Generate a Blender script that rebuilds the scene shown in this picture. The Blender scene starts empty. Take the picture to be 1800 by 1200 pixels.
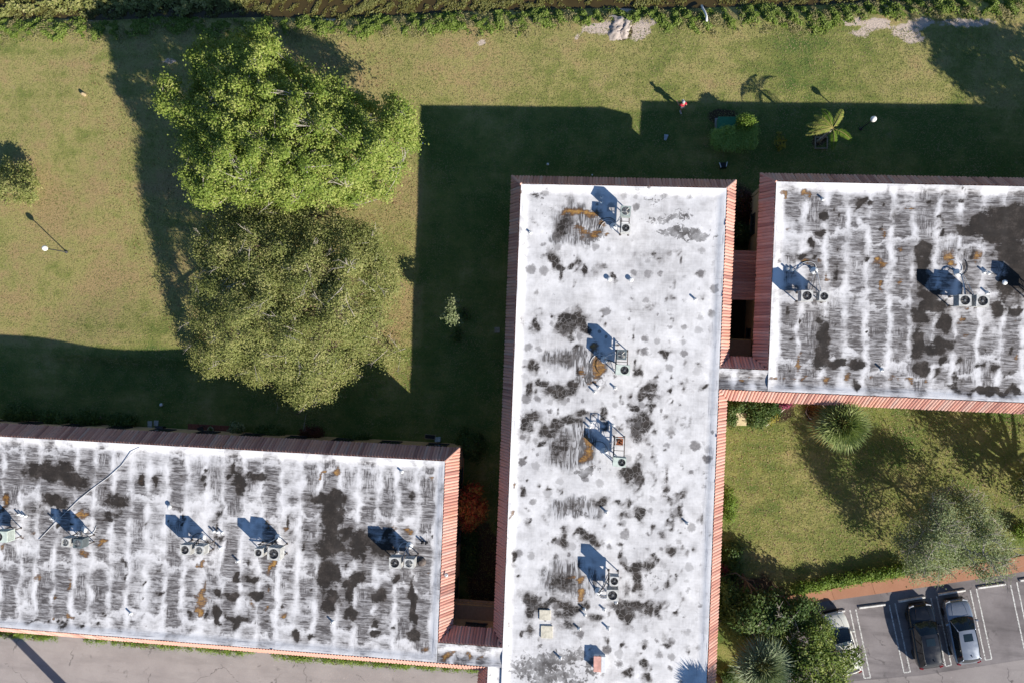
import bpy, math, random
import numpy as np
from mathutils import Matrix, Vector

random.seed(7)
RNG = np.random.default_rng(11)
scene = bpy.context.scene
COL = scene.collection

# ------------------------------------------------------------------ camera
CAM_H = 58.4          # metres above the lawn
FOC = 1360.0          # focal length in photograph pixels (1800 wide)
TILT = math.radians(5.5)
TWIST = 0.040
_e1 = np.array([math.cos(TWIST), math.sin(TWIST), 0.0])
_e2 = np.array([-math.sin(TWIST), math.cos(TWIST), 0.0])
_z = np.array([0, 0, 1.0])
CR = _e1 * math.cos(TILT) - _z * math.sin(TILT)
CU = _e2
CD = -_e1 * math.sin(TILT) - _z * math.cos(TILT)
cam_data = bpy.data.cameras.new('camera')
cam = bpy.data.objects.new('camera', cam_data)
COL.objects.link(cam)
cam.matrix_world = Matrix(((CR[0], CU[0], -CD[0], 0), (CR[1], CU[1], -CD[1], 0),
                           (CR[2], CU[2], -CD[2], CAM_H), (0, 0, 0, 1)))
cam_data.sensor_width = 36.0
cam_data.lens = 36.0 * FOC / 1800.0
cam_data.clip_end = 2000.0
scene.camera = cam

# ------------------------------------------------------------------ world and sun
SUN_ELEV = math.radians(30.3)
SH_AZ = math.radians(140.0)                      # direction the shadows run (from +x, ccw)
to_sun = Vector((-math.cos(SH_AZ) * math.cos(SUN_ELEV), -math.sin(SH_AZ) * math.cos(SUN_ELEV), math.sin(SUN_ELEV)))
world = bpy.data.worlds.new('World')
scene.world = world
world.use_nodes = True
wn = world.node_tree.nodes
wl = world.node_tree.links
wn.clear()
sky = wn.new('ShaderNodeTexSky')
sky.sky_type = 'NISHITA'
sky.sun_disc = False
sky.sun_elevation = SUN_ELEV
sky.sun_rotation = math.atan2(to_sun.x, to_sun.y)
sky.air_density = 1.0
sky.dust_density = 0.0
sky.ozone_density = 5.0
bg = wn.new('ShaderNodeBackground')
bg.inputs['Strength'].default_value = 0.078
wo = wn.new('ShaderNodeOutputWorld')
wl.new(sky.outputs[0], bg.inputs[0])
wl.new(bg.outputs[0], wo.inputs[0])

sun_d = bpy.data.lights.new('sun', 'SUN')
sun_d.energy = 5.0
sun_d.angle = math.radians(0.5)
sun_d.color = (1.0, 0.93, 0.83)
sun = bpy.data.objects.new('sun', sun_d)
COL.objects.link(sun)
sun.location = (30, -30, 60)
sun.rotation_euler = (-to_sun).to_track_quat('-Z', 'Y').to_euler()

scene.view_settings.view_transform = 'Standard'
scene.view_settings.look = 'None'
scene.view_settings.exposure = 0.6
scene.view_settings.gamma = 1.0
scene.view_settings.use_curve_mapping = False
scene.render.engine = 'CYCLES'
scene.cycles.max_bounces = 5
scene.cycles.transparent_max_bounces = 4


def P(px, py, h=0.0):
    """point of the place that stands h metres above the lawn at a photograph pixel"""
    px = np.asarray(px, float); py = np.asarray(py, float); h = np.asarray(h, float)
    v = CD[None] + ((px - 900) / FOC).reshape(-1, 1) * CR[None] - ((py - 600) / FOC).reshape(-1, 1) * CU[None]
    t = (CAM_H - h.reshape(-1)) / -v[:, 2]
    o = v * t[:, None]
    o[:, 2] += CAM_H
    return o


def P1(px, py, h=0.0):
    return Vector(P([px], [py], [h])[0])


# ------------------------------------------------------------------ materials
class NT:
    def __init__(self, name):
        self.m = bpy.data.materials.new(name)
        self.m.use_nodes = True
        self.t = self.m.node_tree
        self.t.nodes.clear()
        self.out = self.t.nodes.new('ShaderNodeOutputMaterial')

    def node(self, typ, **kw):
        n = self.t.nodes.new(typ)
        for k, v in kw.items():
            setattr(n, k, v)
        return n

    def put(self, sock, v):
        if isinstance(v, bpy.types.NodeSocket):
            self.t.links.new(v, sock)
        elif v is not None:
            if sock.type == 'RGBA' and len(v) == 3:
                v = (*v, 1)
            sock.default_value = v

    def math(self, op, a, b=None, c=None, clamp=False):
        n = self.node('ShaderNodeMath', operation=op, use_clamp=clamp)
        self.put(n.inputs[0], a)
        if b is not None: self.put(n.inputs[1], b)
        if c is not None: self.put(n.inputs[2], c)
        return n.outputs[0]

    def pos(self):
        return self.node('ShaderNodeNewGeometry').outputs['Position']

    def objc(self):
        return self.node('ShaderNodeTexCoord').outputs['Object']

    def scalev(self, v, s):
        n = self.node('ShaderNodeVectorMath', operation='MULTIPLY')
        self.put(n.inputs[0], v); n.inputs[1].default_value = s
        return n.outputs[0]

    def noise(self, v, scale, detail=3, rough=0.55, dist=0.0):
        n = self.node('ShaderNodeTexNoise')
        self.put(n.inputs['Vector'], v)
        n.inputs['Scale'].default_value = scale
        n.inputs['Detail'].default_value = detail
        n.inputs['Roughness'].default_value = rough
        n.inputs['Distortion'].default_value = dist
        return n.outputs['Fac']

    def attr(self, name):
        n = self.node('ShaderNodeAttribute', attribute_name=name)
        return n.outputs['Fac']

    def step(self, v, a, b, lo=0.0, hi=1.0):
        n = self.node('ShaderNodeMapRange', interpolation_type='SMOOTHSTEP')
        self.put(n.inputs['Value'], v)
        n.inputs['From Min'].default_value = a; n.inputs['From Max'].default_value = b
        n.inputs['To Min'].default_value = lo; n.inputs['To Max'].default_value = hi
        return n.outputs[0]

    def lin(self, v, a, b, lo, hi):
        n = self.node('ShaderNodeMapRange')
        self.put(n.inputs['Value'], v)
        n.inputs['From Min'].default_value = a; n.inputs['From Max'].default_value = b
        n.inputs['To Min'].default_value = lo; n.inputs['To Max'].default_value = hi
        return n.outputs[0]

    def mix(self, f, a, b, mode='MIX'):
        n = self.node('ShaderNodeMix', data_type='RGBA', blend_type=mode)
        self.put(n.inputs['Factor'], f)
        self.put(n.inputs[6], a); self.put(n.inputs[7], b)
        return n.outputs[2]

    def ramp(self, f, stops):
        n = self.node('ShaderNodeValToRGB')
        self.put(n.inputs[0], f)
        e = n.color_ramp.elements
        while len(e) > 1: e.remove(e[-1])
        e[0].position = stops[0][0]; e[0].color = (*stops[0][1], 1)
        for p, c in stops[1:]:
            k = e.new(p); k.color = (*c, 1)
        return n.outputs[0]

    def bump(self, h, strength=0.5, dist=0.05):
        n = self.node('ShaderNodeBump')
        n.inputs['Strength'].default_value = strength
        n.inputs['Distance'].default_value = dist
        self.put(n.inputs['Height'], h)
        return n.outputs[0]

    def bsdf(self, color, rough=0.7, metal=0.0, normal=None, spec=0.3, **kw):
        n = self.node('ShaderNodeBsdfPrincipled')
        self.put(n.inputs['Base Color'], color)
        self.put(n.inputs['Roughness'], rough)
        n.inputs['Metallic'].default_value = metal
        n.inputs['Specular IOR Level'].default_value = spec
        if normal is not None: self.put(n.inputs['Normal'], normal)
        for k, v in kw.items(): n.inputs[k].default_value = v
        self.t.links.new(n.outputs[0], self.out.inputs[0])
        return n


def plain(name, color, rough=0.6, metal=0.0, var=0.25, scale=6.0, spec=0.3, bump=0.0, **kw):
    """one colour with grain and wear"""
    k = NT(name)
    v = k.objc()
    n = k.noise(v, scale, 4)
    dark = tuple(c * (1 - var) for c in color)
    lite = tuple(min(1, c * (1 + var * 0.6)) for c in color)
    c = k.mix(k.step(n, 0.3, 0.7), dark, lite)
    nb = k.bump(n, bump, 0.02) if bump else None
    k.bsdf(c, rough, metal, nb, spec, **kw)
    return k.m


def leafmat(name, c1, c2, c3, trans=0.3, rough=0.5):
    k = NT(name)
    a = k.attr('rnd')
    c = k.ramp(a, [(0.0, c1), (0.5, c2), (1.0, c3)])
    b = k.node('ShaderNodeBsdfPrincipled')
    k.put(b.inputs['Base Color'], c)
    b.inputs['Roughness'].default_value = rough
    b.inputs['Specular IOR Level'].default_value = 0.18
    t = k.node('ShaderNodeBsdfTranslucent')
    k.put(t.inputs[0], k.mix(0.5, c, (0.20, 0.24, 0.03)))
    m = k.node('ShaderNodeMixShader')
    m.inputs[0].default_value = trans
    k.t.links.new(b.outputs[0], m.inputs[1]); k.t.links.new(t.outputs[0], m.inputs[2])
    k.t.links.new(m.outputs[0], k.out.inputs[0])
    return k.m


# ------------------------------------------------------------------ object helpers
def tag(o, label=None, cat=None, group=None, kind=None):
    if label: o['label'] = label
    if cat: o['category'] = cat
    if group: o['group'] = group
    if kind: o['kind'] = kind
    return o


def link(name, data, parent=None, loc=None):
    o = bpy.data.objects.new(name, data)
    COL.objects.link(o)
    if parent is not None: o.parent = parent
    if loc is not None: o.location = loc
    return o


def empty(name, loc=(0, 0, 0), rz=0.0, label=None, cat=None, group=None):
    o = link(name, None, None, loc)
    o.empty_display_size = 0.3
    o.rotation_euler = (0, 0, rz)
    return tag(o, label, cat, group)


def rawmesh(name, V, F, mat, smooth=False):
    me = bpy.data.meshes.new(name)
    me.from_pydata([tuple(v) for v in V], [], [tuple(f) for f in F])
    me.materials.append(mat)
    if smooth:
        me.polygons.foreach_set('use_smooth', [True] * len(me.polygons))
    me.update()
    return me


class MB:
    """collects shapes into one mesh"""
    def __init__(self):
        self.v = []; self.f = []

    def add(self, V, F):
        o = len(self.v)
        self.v += [tuple(p) for p in V]
        self.f += [tuple(i + o for i in f) for f in F]
        return self

    def box(self, c, s, rz=0.0, bev=0.0):
        x, y, z = s[0] / 2, s[1] / 2, s[2] / 2
        ca, sa = math.cos(rz), math.sin(rz)
        def tr(p): return (c[0] + p[0] * ca - p[1] * sa, c[1] + p[0] * sa + p[1] * ca, c[2] + p[2])
        if bev <= 0:
            V = [(-x, -y, -z), (x, -y, -z), (x, y, -z), (-x, y, -z), (-x, -y, z), (x, -y, z), (x, y, z), (-x, y, z)]
            F = [(3, 2, 1, 0), (4, 5, 6, 7), (0, 1, 5, 4), (1, 2, 6, 5), (2, 3, 7, 6), (3, 0, 4, 7)]
            return self.add([tr(p) for p in V], F)
        b = bev
        ring = lambda ix, iy, zz: [(-ix + b, -iy, zz), (ix - b, -iy, zz), (ix, -iy + b, zz), (ix, iy - b, zz),
                                   (ix - b, iy, zz), (-ix + b, iy, zz), (-ix, iy - b, zz), (-ix, -iy + b, zz)]
        top = [(p[0] * (x - b * .6) / x, p[1] * (y - b * .6) / y, z) for p in ring(x, y, 0)]
        V = ring(x, y, -z) + ring(x, y, z - b * .6) + top
        F = []
        for r in range(2):
            for i in range(8):
                j = (i + 1) % 8
                F.append((r * 8 + i, r * 8 + j, r * 8 + 8 + j, r * 8 + 8 + i))
        F.append(tuple(range(16, 24))); F.append(tuple(range(7, -1, -1)))
        return self.add([tr(p) for p in V], F)

    def tube(self, pts, rad, n=6, caps=True):
        pts = [Vector(p) for p in pts]
        if not hasattr(rad, '__len__'): rad = [rad] * len(pts)
        V = []; F = []
        up = Vector((0, 0, 1))
        d0 = (pts[1] - pts[0]).normalized()
        side = d0.cross(up)
        if side.length < 1e-3: side = d0.cross(Vector((1, 0, 0)))
        side.normalize()
        for i, p in enumerate(pts):
            d = (pts[min(i + 1, len(pts) - 1)] - pts[max(i - 1, 0)])
            if d.length < 1e-6: d = d0
            d.normalize()
            side = (side - d * side.dot(d))
            if side.length < 1e-4: side = d.orthogonal()
            side.normalize()
            bi = d.cross(side)
            for k in range(n):
                a = 2 * math.pi * k / n
                V.append(p + (side * math.cos(a) + bi * math.sin(a)) * rad[i])
        for i in range(len(pts) - 1):
            for k in range(n):
                j = (k + 1) % n
                F.append((i * n + k, i * n + j, (i + 1) * n + j, (i + 1) * n + k))
        if caps:
            F.append(tuple(range(n - 1, -1, -1)))
            F.append(tuple(range((len(pts) - 1) * n, len(pts) * n)))
        return self.add(V, F)

    def lathe(self, prof, c=(0, 0, 0), n=16):
        """prof: list of (radius, z)"""
        V = []; F = []
        for r, z in prof:
            for k in range(n):
                a = 2 * math.pi * k / n
                V.append((c[0] + r * math.cos(a), c[1] + r * math.sin(a), c[2] + z))
        for i in range(len(prof) - 1):
            for k in range(n):
                j = (k + 1) % n
                F.append((i * n + k, i * n + j, (i + 1) * n + j, (i + 1) * n + k))
        F.append(tuple(range(n - 1, -1, -1)))
        F.append(tuple(range((len(prof) - 1) * n, len(prof) * n)))
        return self.add(V, F)

    def mesh(self, name, mat, smooth=False):
        return rawmesh(name, self.v, self.f, mat, smooth)

    def build(self, name, mat, parent=None, smooth=False, loc=None):
        return link(name, self.mesh(name, mat, smooth), parent, loc)


def copy_tree(o, parent=None):
    c = o.copy()
    COL.objects.link(c)
    c.parent = parent
    for ch in list(o.children):
        copy_tree(ch, c)
    return c


def quads_mesh(name, V, rnd, mat, nper=4):
    """V: (N,nper,3) polygons, rnd: (N,) colour value; one mesh"""
    N = len(V)
    me = bpy.data.meshes.new(name)
    me.vertices.add(N * nper)
    me.vertices.foreach_set('co', np.ascontiguousarray(V, dtype=np.float32).ravel())
    me.loops.add(N * nper)
    me.loops.foreach_set('vertex_index', np.arange(N * nper, dtype=np.int32))
    me.polygons.add(N)
    me.polygons.foreach_set('loop_start', np.arange(0, N * nper, nper, dtype=np.int32))
    me.polygons.foreach_set('loop_total', np.full(N, nper, dtype=np.int32))
    a = me.attributes.new('rnd', 'FLOAT', 'POINT')
    a.data.foreach_set('value', np.repeat(np.asarray(rnd, dtype=np.float32), nper))
    me.materials.append(mat)
    me.update(calc_edges=True)
    return me


def unit(v):
    return v / (np.linalg.norm(v, axis=-1, keepdims=True) + 1e-9)


def leaves(C, out, size, aspect=0.55, spread=0.9, droop=0.0, rnd=None, r=None):
    """leaf shaped quads at C (N,3) roughly facing 'out' (N,3)"""
    r = r or RNG
    N = len(C)
    n = unit(out + 0.45 * np.array(tuple(to_sun))[None] + r.normal(0, spread, (N, 3)) * 0.6)
    d = unit(np.cross(n, r.normal(0, 1, (N, 3))))
    d[:, 2] -= droop; d = unit(d)
    s = np.cross(n, d)
    L = (size * r.uniform(0.65, 1.3, N))[:, None] if np.isscalar(size) else size[:, None]
    W = L * aspect
    V = np.stack([C - d * L * .5, C + s * W * .5 - d * L * .05 + n * W * .1, C + d * L * .5, C - s * W * .5 - d * L * .05 + n * W * .1], axis=1)
    if rnd is None: rnd = r.uniform(0, 1, N)
    return V, np.clip(rnd, 0, 1)

# ------------------------------------------------------------------ ground
def to_px(X, Y, Z):
    """world -> photograph pixel (used to lay out stains measured on the photograph)"""
    q = np.stack([X, Y, Z - CAM_H], -1)
    a = q @ CR; b = q @ CU; c = q @ CD
    return 900 + FOC * a / c, 600 - FOC * b / c


def field(px, py, blobs, power=3.0):
    v = np.zeros_like(px)
    for b in blobs:
        cx, cy, rx, ry = b[:4]
        s = b[4] if len(b) > 4 else 1.0
        d = np.sqrt(((px - cx) / rx) ** 2 + ((py - cy) / ry) ** 2)
        v = np.maximum(v, s / (1 + d ** power))
    return v


def grid_mesh(name, xs, ys, Z, mat, attrs, smooth=True):
    nx, ny = len(xs), len(ys)
    X, Y = np.meshgrid(xs, ys)
    V = np.stack([X, Y, Z], -1).reshape(-1, 3)
    i = np.arange(ny - 1)[:, None] * nx + np.arange(nx - 1)[None]
    F = np.stack([i, i + 1, i + 1 + nx, i + nx], -1).reshape(-1, 4)
    me = bpy.data.meshes.new(name)
    me.vertices.add(len(V)); me.vertices.foreach_set('co', V.astype(np.float32).ravel())
    me.loops.add(F.size); me.loops.foreach_set('vertex_index', F.astype(np.int32).ravel())
    me.polygons.add(len(F))
    me.polygons.foreach_set('loop_start', np.arange(0, F.size, 4, dtype=np.int32))
    me.polygons.foreach_set('loop_total', np.full(len(F), 4, dtype=np.int32))
    for k, a in attrs.items():
        at = me.attributes.new(k, 'FLOAT', 'POINT')
        at.data.foreach_set('value', a.astype(np.float32).ravel())
    me.materials.append(mat)
    if smooth: me.polygons.foreach_set('use_smooth', np.ones(len(F), dtype=bool))
    me.update(calc_edges=True)
    return me


SHORE_PX = [(-120, 27), (0, 27), (150, 31), (350, 27), (600, 27), (700, 23), (850, 15), (1000, 11), (1200, 11), (1450, 4), (1800, -14), (1950, -20)]
_sp = P([p[0] for p in SHORE_PX], [p[1] for p in SHORE_PX], [0] * len(SHORE_PX))


def shore_y(x):
    return np.interp(x, _sp[:, 0], _sp[:, 1])


def ground_z(x, y):
    x = np.asarray(x, float); y = np.asarray(y, float)
    d = y - shore_y(x)
    z = -1.1 * np.clip((d + 1.2) / 1.8, 0, 1) ** 1.3
    far = np.clip((d - 8) / 2.5, 0, 1)
    z = z * (1 - far) + far * 0.1
    # gentle swell of the lawn west of the trees
    m = P1(235, 615)
    z = z + 0.75 * np.exp(-(((x - m.x) / 6.0) ** 2 + ((y - m.y) / 3.2) ** 2))
    z = z + 0.04 * np.sin(x * 0.7 + 1.3) * np.sin(y * 0.55)
    # kept flat under the buildings, road and parking
    return np.where((y < -3.2), 0.0, z)


k = NT('lawn_grass')
pos = k.pos()
n_big = k.noise(pos, 0.16, 4, 0.6)
n_mid = k.noise(pos, 0.9, 5, 0.65)
n_tuft = k.noise(pos, 7.0, 4, 0.7)
n_fine = k.noise(pos, 26.0, 3, 0.7)
mow = k.noise(k.scalev(pos, (0.12, 1.1, 1.0)), 1.0, 3, 0.6)
dry_and_shade = k.math('ADD', k.math('MULTIPLY_ADD', n_big, 1.7, -0.85), k.attr('dry'))
dry_and_shade = k.math('MULTIPLY_ADD', k.math('SUBTRACT', n_mid, 0.5), 1.1, dry_and_shade)
dry_and_shade = k.math('MULTIPLY_ADD', k.math('SUBTRACT', n_tuft, 0.5), 0.7, dry_and_shade)
dry_and_shade = k.math('MULTIPLY_ADD', k.math('SUBTRACT', mow, 0.5), 0.5, dry_and_shade)
gcol = k.ramp(dry_and_shade, [(0.0, (0.090, 0.150, 0.034)), (0.35, (0.215, 0.235, 0.066)), (0.6, (0.345, 0.315, 0.118)), (0.9, (0.385, 0.285, 0.138))])
gcol = k.mix(k.step(n_fine, 0.35, 0.75, 0.0, 0.55), gcol, k.mix(0.5, gcol, (0.06, 0.055, 0.02)))
gcol = k.mix(k.step(k.noise(pos, 16.0, 2, 0.6), 0.60, 0.75, 0, 0.35), gcol, (0.30, 0.28, 0.13))
weed = k.step(k.noise(pos, 2.2, 5, 0.7, 0.5), 0.62, 0.72, 0, 0.45)
gcol = k.mix(weed, gcol, (0.10, 0.155, 0.035))
bare = k.step(k.noise(k.scalev(pos, (0.8, 1.0, 1)), 1.1, 5, 0.7, 0.3), 0.62, 0.72, 0, 0.45)
gcol = k.mix(bare, gcol, (0.33, 0.25, 0.16))
sandm = k.step(k.math('MULTIPLY_ADD', k.math('SUBTRACT', k.noise(pos, 2.6, 5, 0.7), 0.5), 0.75, k.attr('sand')), 0.42, 0.56)
sandc = k.mix(k.noise(pos, 5.0, 5, 0.7), (0.38, 0.31, 0.26), (0.68, 0.57, 0.48))
gcol = k.mix(sandm, gcol, sandc)
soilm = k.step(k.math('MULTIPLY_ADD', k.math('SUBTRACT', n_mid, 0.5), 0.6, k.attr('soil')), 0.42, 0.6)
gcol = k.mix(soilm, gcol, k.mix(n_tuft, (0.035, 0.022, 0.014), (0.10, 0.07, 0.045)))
hh = k.math('MULTIPLY_ADD', n_tuft, 0.7, k.math('MULTIPLY', n_fine, 0.55))
k.bsdf(gcol, 0.9, 0.0, k.bump(hh, 0.75, 0.11), 0.12)
M_LAWN = k.m

xs = np.concatenate([[-600, -300, -160, -100, -75, -62], np.arange(-54, 38.01, 0.4), [42, 50, 65, 90, 150, 300, 600]])
ys = np.concatenate([[-600, -300, -150, -90, -60, -45], np.arange(-34, 30.01, 0.4), [31.5, 33, 35, 38, 45, 60, 100, 200, 400, 600]])
GX, GY = np.meshgrid(xs, ys)
GZ = ground_z(GX, GY)
gpx, gpy = to_px(GX, GY, np.zeros_like(GX))
dry = np.full_like(GX, 0.52)  # turf dryness, plus the buildings' shade put in as a greener tone
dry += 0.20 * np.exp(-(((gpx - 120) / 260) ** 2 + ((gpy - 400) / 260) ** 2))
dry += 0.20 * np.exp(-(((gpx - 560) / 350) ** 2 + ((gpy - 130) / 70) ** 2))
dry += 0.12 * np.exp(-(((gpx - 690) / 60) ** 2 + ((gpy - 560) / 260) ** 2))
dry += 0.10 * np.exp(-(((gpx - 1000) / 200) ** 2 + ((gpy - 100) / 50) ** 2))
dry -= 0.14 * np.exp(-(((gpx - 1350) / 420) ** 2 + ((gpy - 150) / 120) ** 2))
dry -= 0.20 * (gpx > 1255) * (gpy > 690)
dry -= 0.34 * (((gpy > 610) & (gpx < 900)) | ((gpx > 740) & (gpy > 190) & (gpy < 700)))* 1.0  # building shade painted in: turf greener and darker where the blocks' shadow falls
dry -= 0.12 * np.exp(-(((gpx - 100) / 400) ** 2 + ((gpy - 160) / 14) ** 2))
sand = field(gpx, gpy, [(1058, 50, 34, 9), (1085, 47, 26, 16), (1120, 55, 22, 15), (1138, 37, 18, 9), (1030, 52, 16, 5), (1500, 38, 22, 8), (1540, 42, 26, 9), (1590, 55, 24, 11), (1605, 68, 20, 9), (1620, 40, 22, 9), (1700, 40, 60, 9, .8),
                        (847, 74, 8, 4), (1012, 67, 4, 4), (298, 107, 14, 6, .8), (1512, 60, 25, 9, .7), (560, 30, 60, 5, .62), (130, 28, 40, 4, .7), (1090, 8, 25, 8)], 2.5)
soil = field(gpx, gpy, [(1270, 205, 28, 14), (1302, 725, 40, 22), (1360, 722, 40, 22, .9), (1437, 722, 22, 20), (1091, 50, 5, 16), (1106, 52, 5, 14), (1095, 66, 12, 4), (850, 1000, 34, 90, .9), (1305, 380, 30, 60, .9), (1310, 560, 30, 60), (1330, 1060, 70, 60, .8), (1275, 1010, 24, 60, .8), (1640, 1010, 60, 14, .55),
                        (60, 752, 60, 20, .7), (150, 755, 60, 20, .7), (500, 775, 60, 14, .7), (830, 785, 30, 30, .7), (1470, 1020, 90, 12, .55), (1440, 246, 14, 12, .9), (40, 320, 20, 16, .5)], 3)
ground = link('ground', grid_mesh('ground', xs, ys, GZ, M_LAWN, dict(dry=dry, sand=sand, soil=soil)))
tag(ground, kind='structure')

# ---- canal along the top of the picture
k = NT('canal_water')
pos = k.pos()
w = k.noise(pos, 1.2, 4, 0.6)
k.bsdf(k.mix(w, (0.030, 0.022, 0.008), (0.085, 0.062, 0.022)), 0.12, 0.0, k.bump(k.noise(pos, 5, 2), 0.08, 0.02), 0.5)
M_WATER = k.m
wx = np.arange(-60, 45.1, 3.0)
wy = np.array([21.0, 24, 27, 30, 33, 36])
canal = link('canal_water', grid_mesh('canal_water', wx, wy, np.full((len(wy), len(wx)), -0.72), M_WATER, {}))
tag(canal, kind='structure')


# ---- paved areas
def sheet(name, pts, z, mat, thick=0.0, parent=None):
    n = len(pts)
    V = [(p[0], p[1], z) for p in pts]
    F = [tuple(range(n))]
    if thick:
        V += [(p[0], p[1], z - thick) for p in pts]
        F += [tuple(range(2 * n - 1, n - 1, -1))]
        F += [(i, i + n, (i + 1) % n + n, (i + 1) % n) for i in range(n)]
    me = rawmesh(name, V, F, mat)
    # upward facing
    if me.polygons[0].normal.z < 0:
        me.flip_normals()
    return link(name, me, parent)


def asphalt(name, c1, c2, crack, stain=0.5):
    k = NT(name)
    pos = k.pos()
    a = k.noise(pos, 0.35, 5, 0.6); b = k.noise(pos, 30, 3, 0.7); s = k.noise(k.scalev(pos, (0.25, 1.4, 1)), 0.8, 4, 0.6)
    c = k.mix(k.step(a, 0.3, 0.7), c1, c2)
    c = k.mix(k.step(s, 0.45, 0.75, 0, stain), c, tuple(x * 0.55 for x in c1))
    c = k.mix(k.lin(b, 0.3, 0.7, 0.0, 0.35), c, tuple(x * 0.5 for x in c1))
    c = k.mix(k.step(k.noise(pos, 1.0, 5, 0.6, 0.3), 0.60, 0.74, 0, 0.55), c, tuple(x * 0.35 for x in c1))
    c = k.mix(k.step(k.noise(pos, 3.5, 4, 0.7), 0.62, 0.74, 0, 0.3), c, tuple(min(1, x * 1.9) for x in c1))
    vo = k.node('ShaderNodeTexVoronoi', feature='DISTANCE_TO_EDGE')
    wv = k.node('ShaderNodeVectorMath', operation='ADD')
    nn = k.node('ShaderNodeTexNoise'); nn.inputs['Scale'].default_value = 1.5; nn.inputs['Detail'].default_value = 4
    k.put(nn.inputs['Vector'], pos)
    k.put(wv.inputs[0], pos); k.put(wv.inputs[1], k.scalev(nn.outputs['Color'], (1.2, 1.2, 0)))
    k.put(vo.inputs['Vector'], wv.outputs[0]); vo.inputs['Scale'].default_value = 0.22
    cr = k.step(vo.outputs['Distance'], 0.002, 0.009, 1, 0)
    cr = k.math('MULTIPLY', cr, k.step(k.noise(pos, 0.5, 2), 0.5, 0.56))
    c = k.mix(k.math('MULTIPLY', cr, crack), c, tuple(x * 0.25 for x in c1))
    k.bsdf(c, 0.9, 0.0, k.bump(b, 0.35, 0.01), 0.2)
    return k.m


M_ROAD = asphalt('weathered_pale_asphalt', (0.33, 0.295, 0.285), (0.41, 0.37, 0.355), 0.6, 0.4)
M_LOT = asphalt('parking_asphalt', (0.165, 0.148, 0.150), (0.275, 0.250, 0.250), 0.5, 0.7)
# service road south of the west building
a = P1(0, 1118)
road = sheet('service_road', [(-58, -23.75), (-6.9, -23.75), (-6.9, -60), (-58, -60)], 0.012, M_ROAD)
tag(road, kind='structure')

# parking lot: corners from its edge along the footpath
lotN = [P1(1385, 1064), P1(1560, 1040), P1(1722, 1016), P1(1800, 1003), P1(1990, 974)]
lot = sheet('parking_lot', [(p.x, p.y) for p in lotN] + [(40, -60), (lotN[0].x + 0.4, -60)], 0.010, M_LOT)
tag(lot, kind='structure')
aisN = [P1(1500, 1196), P1(1620, 1186), P1(1800, 1158), P1(1990, 1130)]
aisle = sheet('parking_aisle', [(p.x, p.y) for p in aisN] + [(40, -60), (aisN[0].x + .5, -60)], 0.014, asphalt('aisle_asphalt', (0.27, 0.24, 0.235), (0.34, 0.31, 0.30), 0.7, 0.4))
tag(aisle, kind='structure')

# footpath of terracotta concrete slabs
M_PATH = None
k = NT('terracotta_concrete')
pos = k.pos()
c = k.mix(k.noise(pos, 1.4, 5, 0.65), (0.35, 0.165, 0.095), (0.47, 0.25, 0.16))
c = k.mix(k.step(k.noise(pos, 20, 3), 0.4, 0.7, 0, 0.25), c, (0.22, 0.11, 0.07))
oi = k.node('ShaderNodeObjectInfo')
c = k.mix(k.math('MULTIPLY', oi.outputs['Random'], 0.25), c, (0.26, 0.12, 0.075))
k.bsdf(c, 0.9, 0.0, k.bump(k.noise(pos, 25, 3), 0.3, 0.01), 0.2)
M_PATH = k.m
path = empty('footpath', (0, 0, 0)); tag(path, kind='structure')
top_px = [(1330, 1062), (1400, 1043), (1460, 1034), (1530, 1020), (1600, 1008), (1660, 1000), (1720, 990), (1800, 975), (1880, 962), (1960, 950)]
bot_px = [(1335, 1076), (1400, 1062), (1466, 1053), (1538, 1043), (1606, 1033), (1666, 1024), (1726, 1015), (1806, 1002), (1886, 990), (1966, 978)]
for i in range(len(top_px) - 1):
    q = [P1(*top_px[i]), P1(*top_px[i + 1]), P1(*bot_px[i + 1]), P1(*bot_px[i])]
    c0 = sum(q, Vector()) / 4
    q = [c0 + (p - c0) * 0.994 for p in q]
    s = sheet('slab', [(p.x, p.y) for p in q], 0.09, M_PATH, 0.14, path)

# painted stall marks: pairs of lines joined at the foot
k = NT('worn_road_paint')
pos = k.pos()
wr = k.step(k.noise(pos, 9, 5, 0.7), 0.36, 0.6)
k.bsdf(k.mix(wr, (0.22, 0.21, 0.20), (0.66, 0.66, 0.64)), 0.8)
M_PAINT = k.m


def strip(mb, a, b, w, z):
    a = Vector((a.x, a.y, 0)); b = Vector((b.x, b.y, 0))
    d = (b - a).normalized(); s = Vector((-d.y, d.x, 0)) * (w / 2)
    mb.add([(a.x - s.x, a.y - s.y, z), (b.x - s.x, b.y - s.y, z), (b.x + s.x, b.y + s.y, z), (a.x + s.x, a.y + s.y, z)], [(0, 1, 2, 3)])


marks = empty('stall_marking'); tag(marks, kind='structure')
for (a1, b1, a2, b2) in [((1494, 1071), (1519, 1191), (1504, 1070), (1530, 1190)), ((1563, 1062), (1589, 1181), (1573, 1059), (1600, 1180)),
                         ((1636, 1050), (1662, 1170), (1646, 1047), (1672, 1168)), ((1705, 1036), (1732, 1159), (1716, 1034), (1743, 1157)),
                         ((1776, 1027), (1802, 1148), (1787, 1022), (1813, 1146))]:
    mb = MB()
    strip(mb, P1(*a1), P1(*b1), 0.09, 0.019)
    strip(mb, P1(*a2), P1(*b2), 0.09, 0.019)
    strip(mb, P1(*b1), P1(*b2), 0.09, 0.022)
    o = mb.build('painted_line', M_PAINT, marks)
    if o.data.polygons[0].normal.z < 0: o.data.flip_normals()

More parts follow.
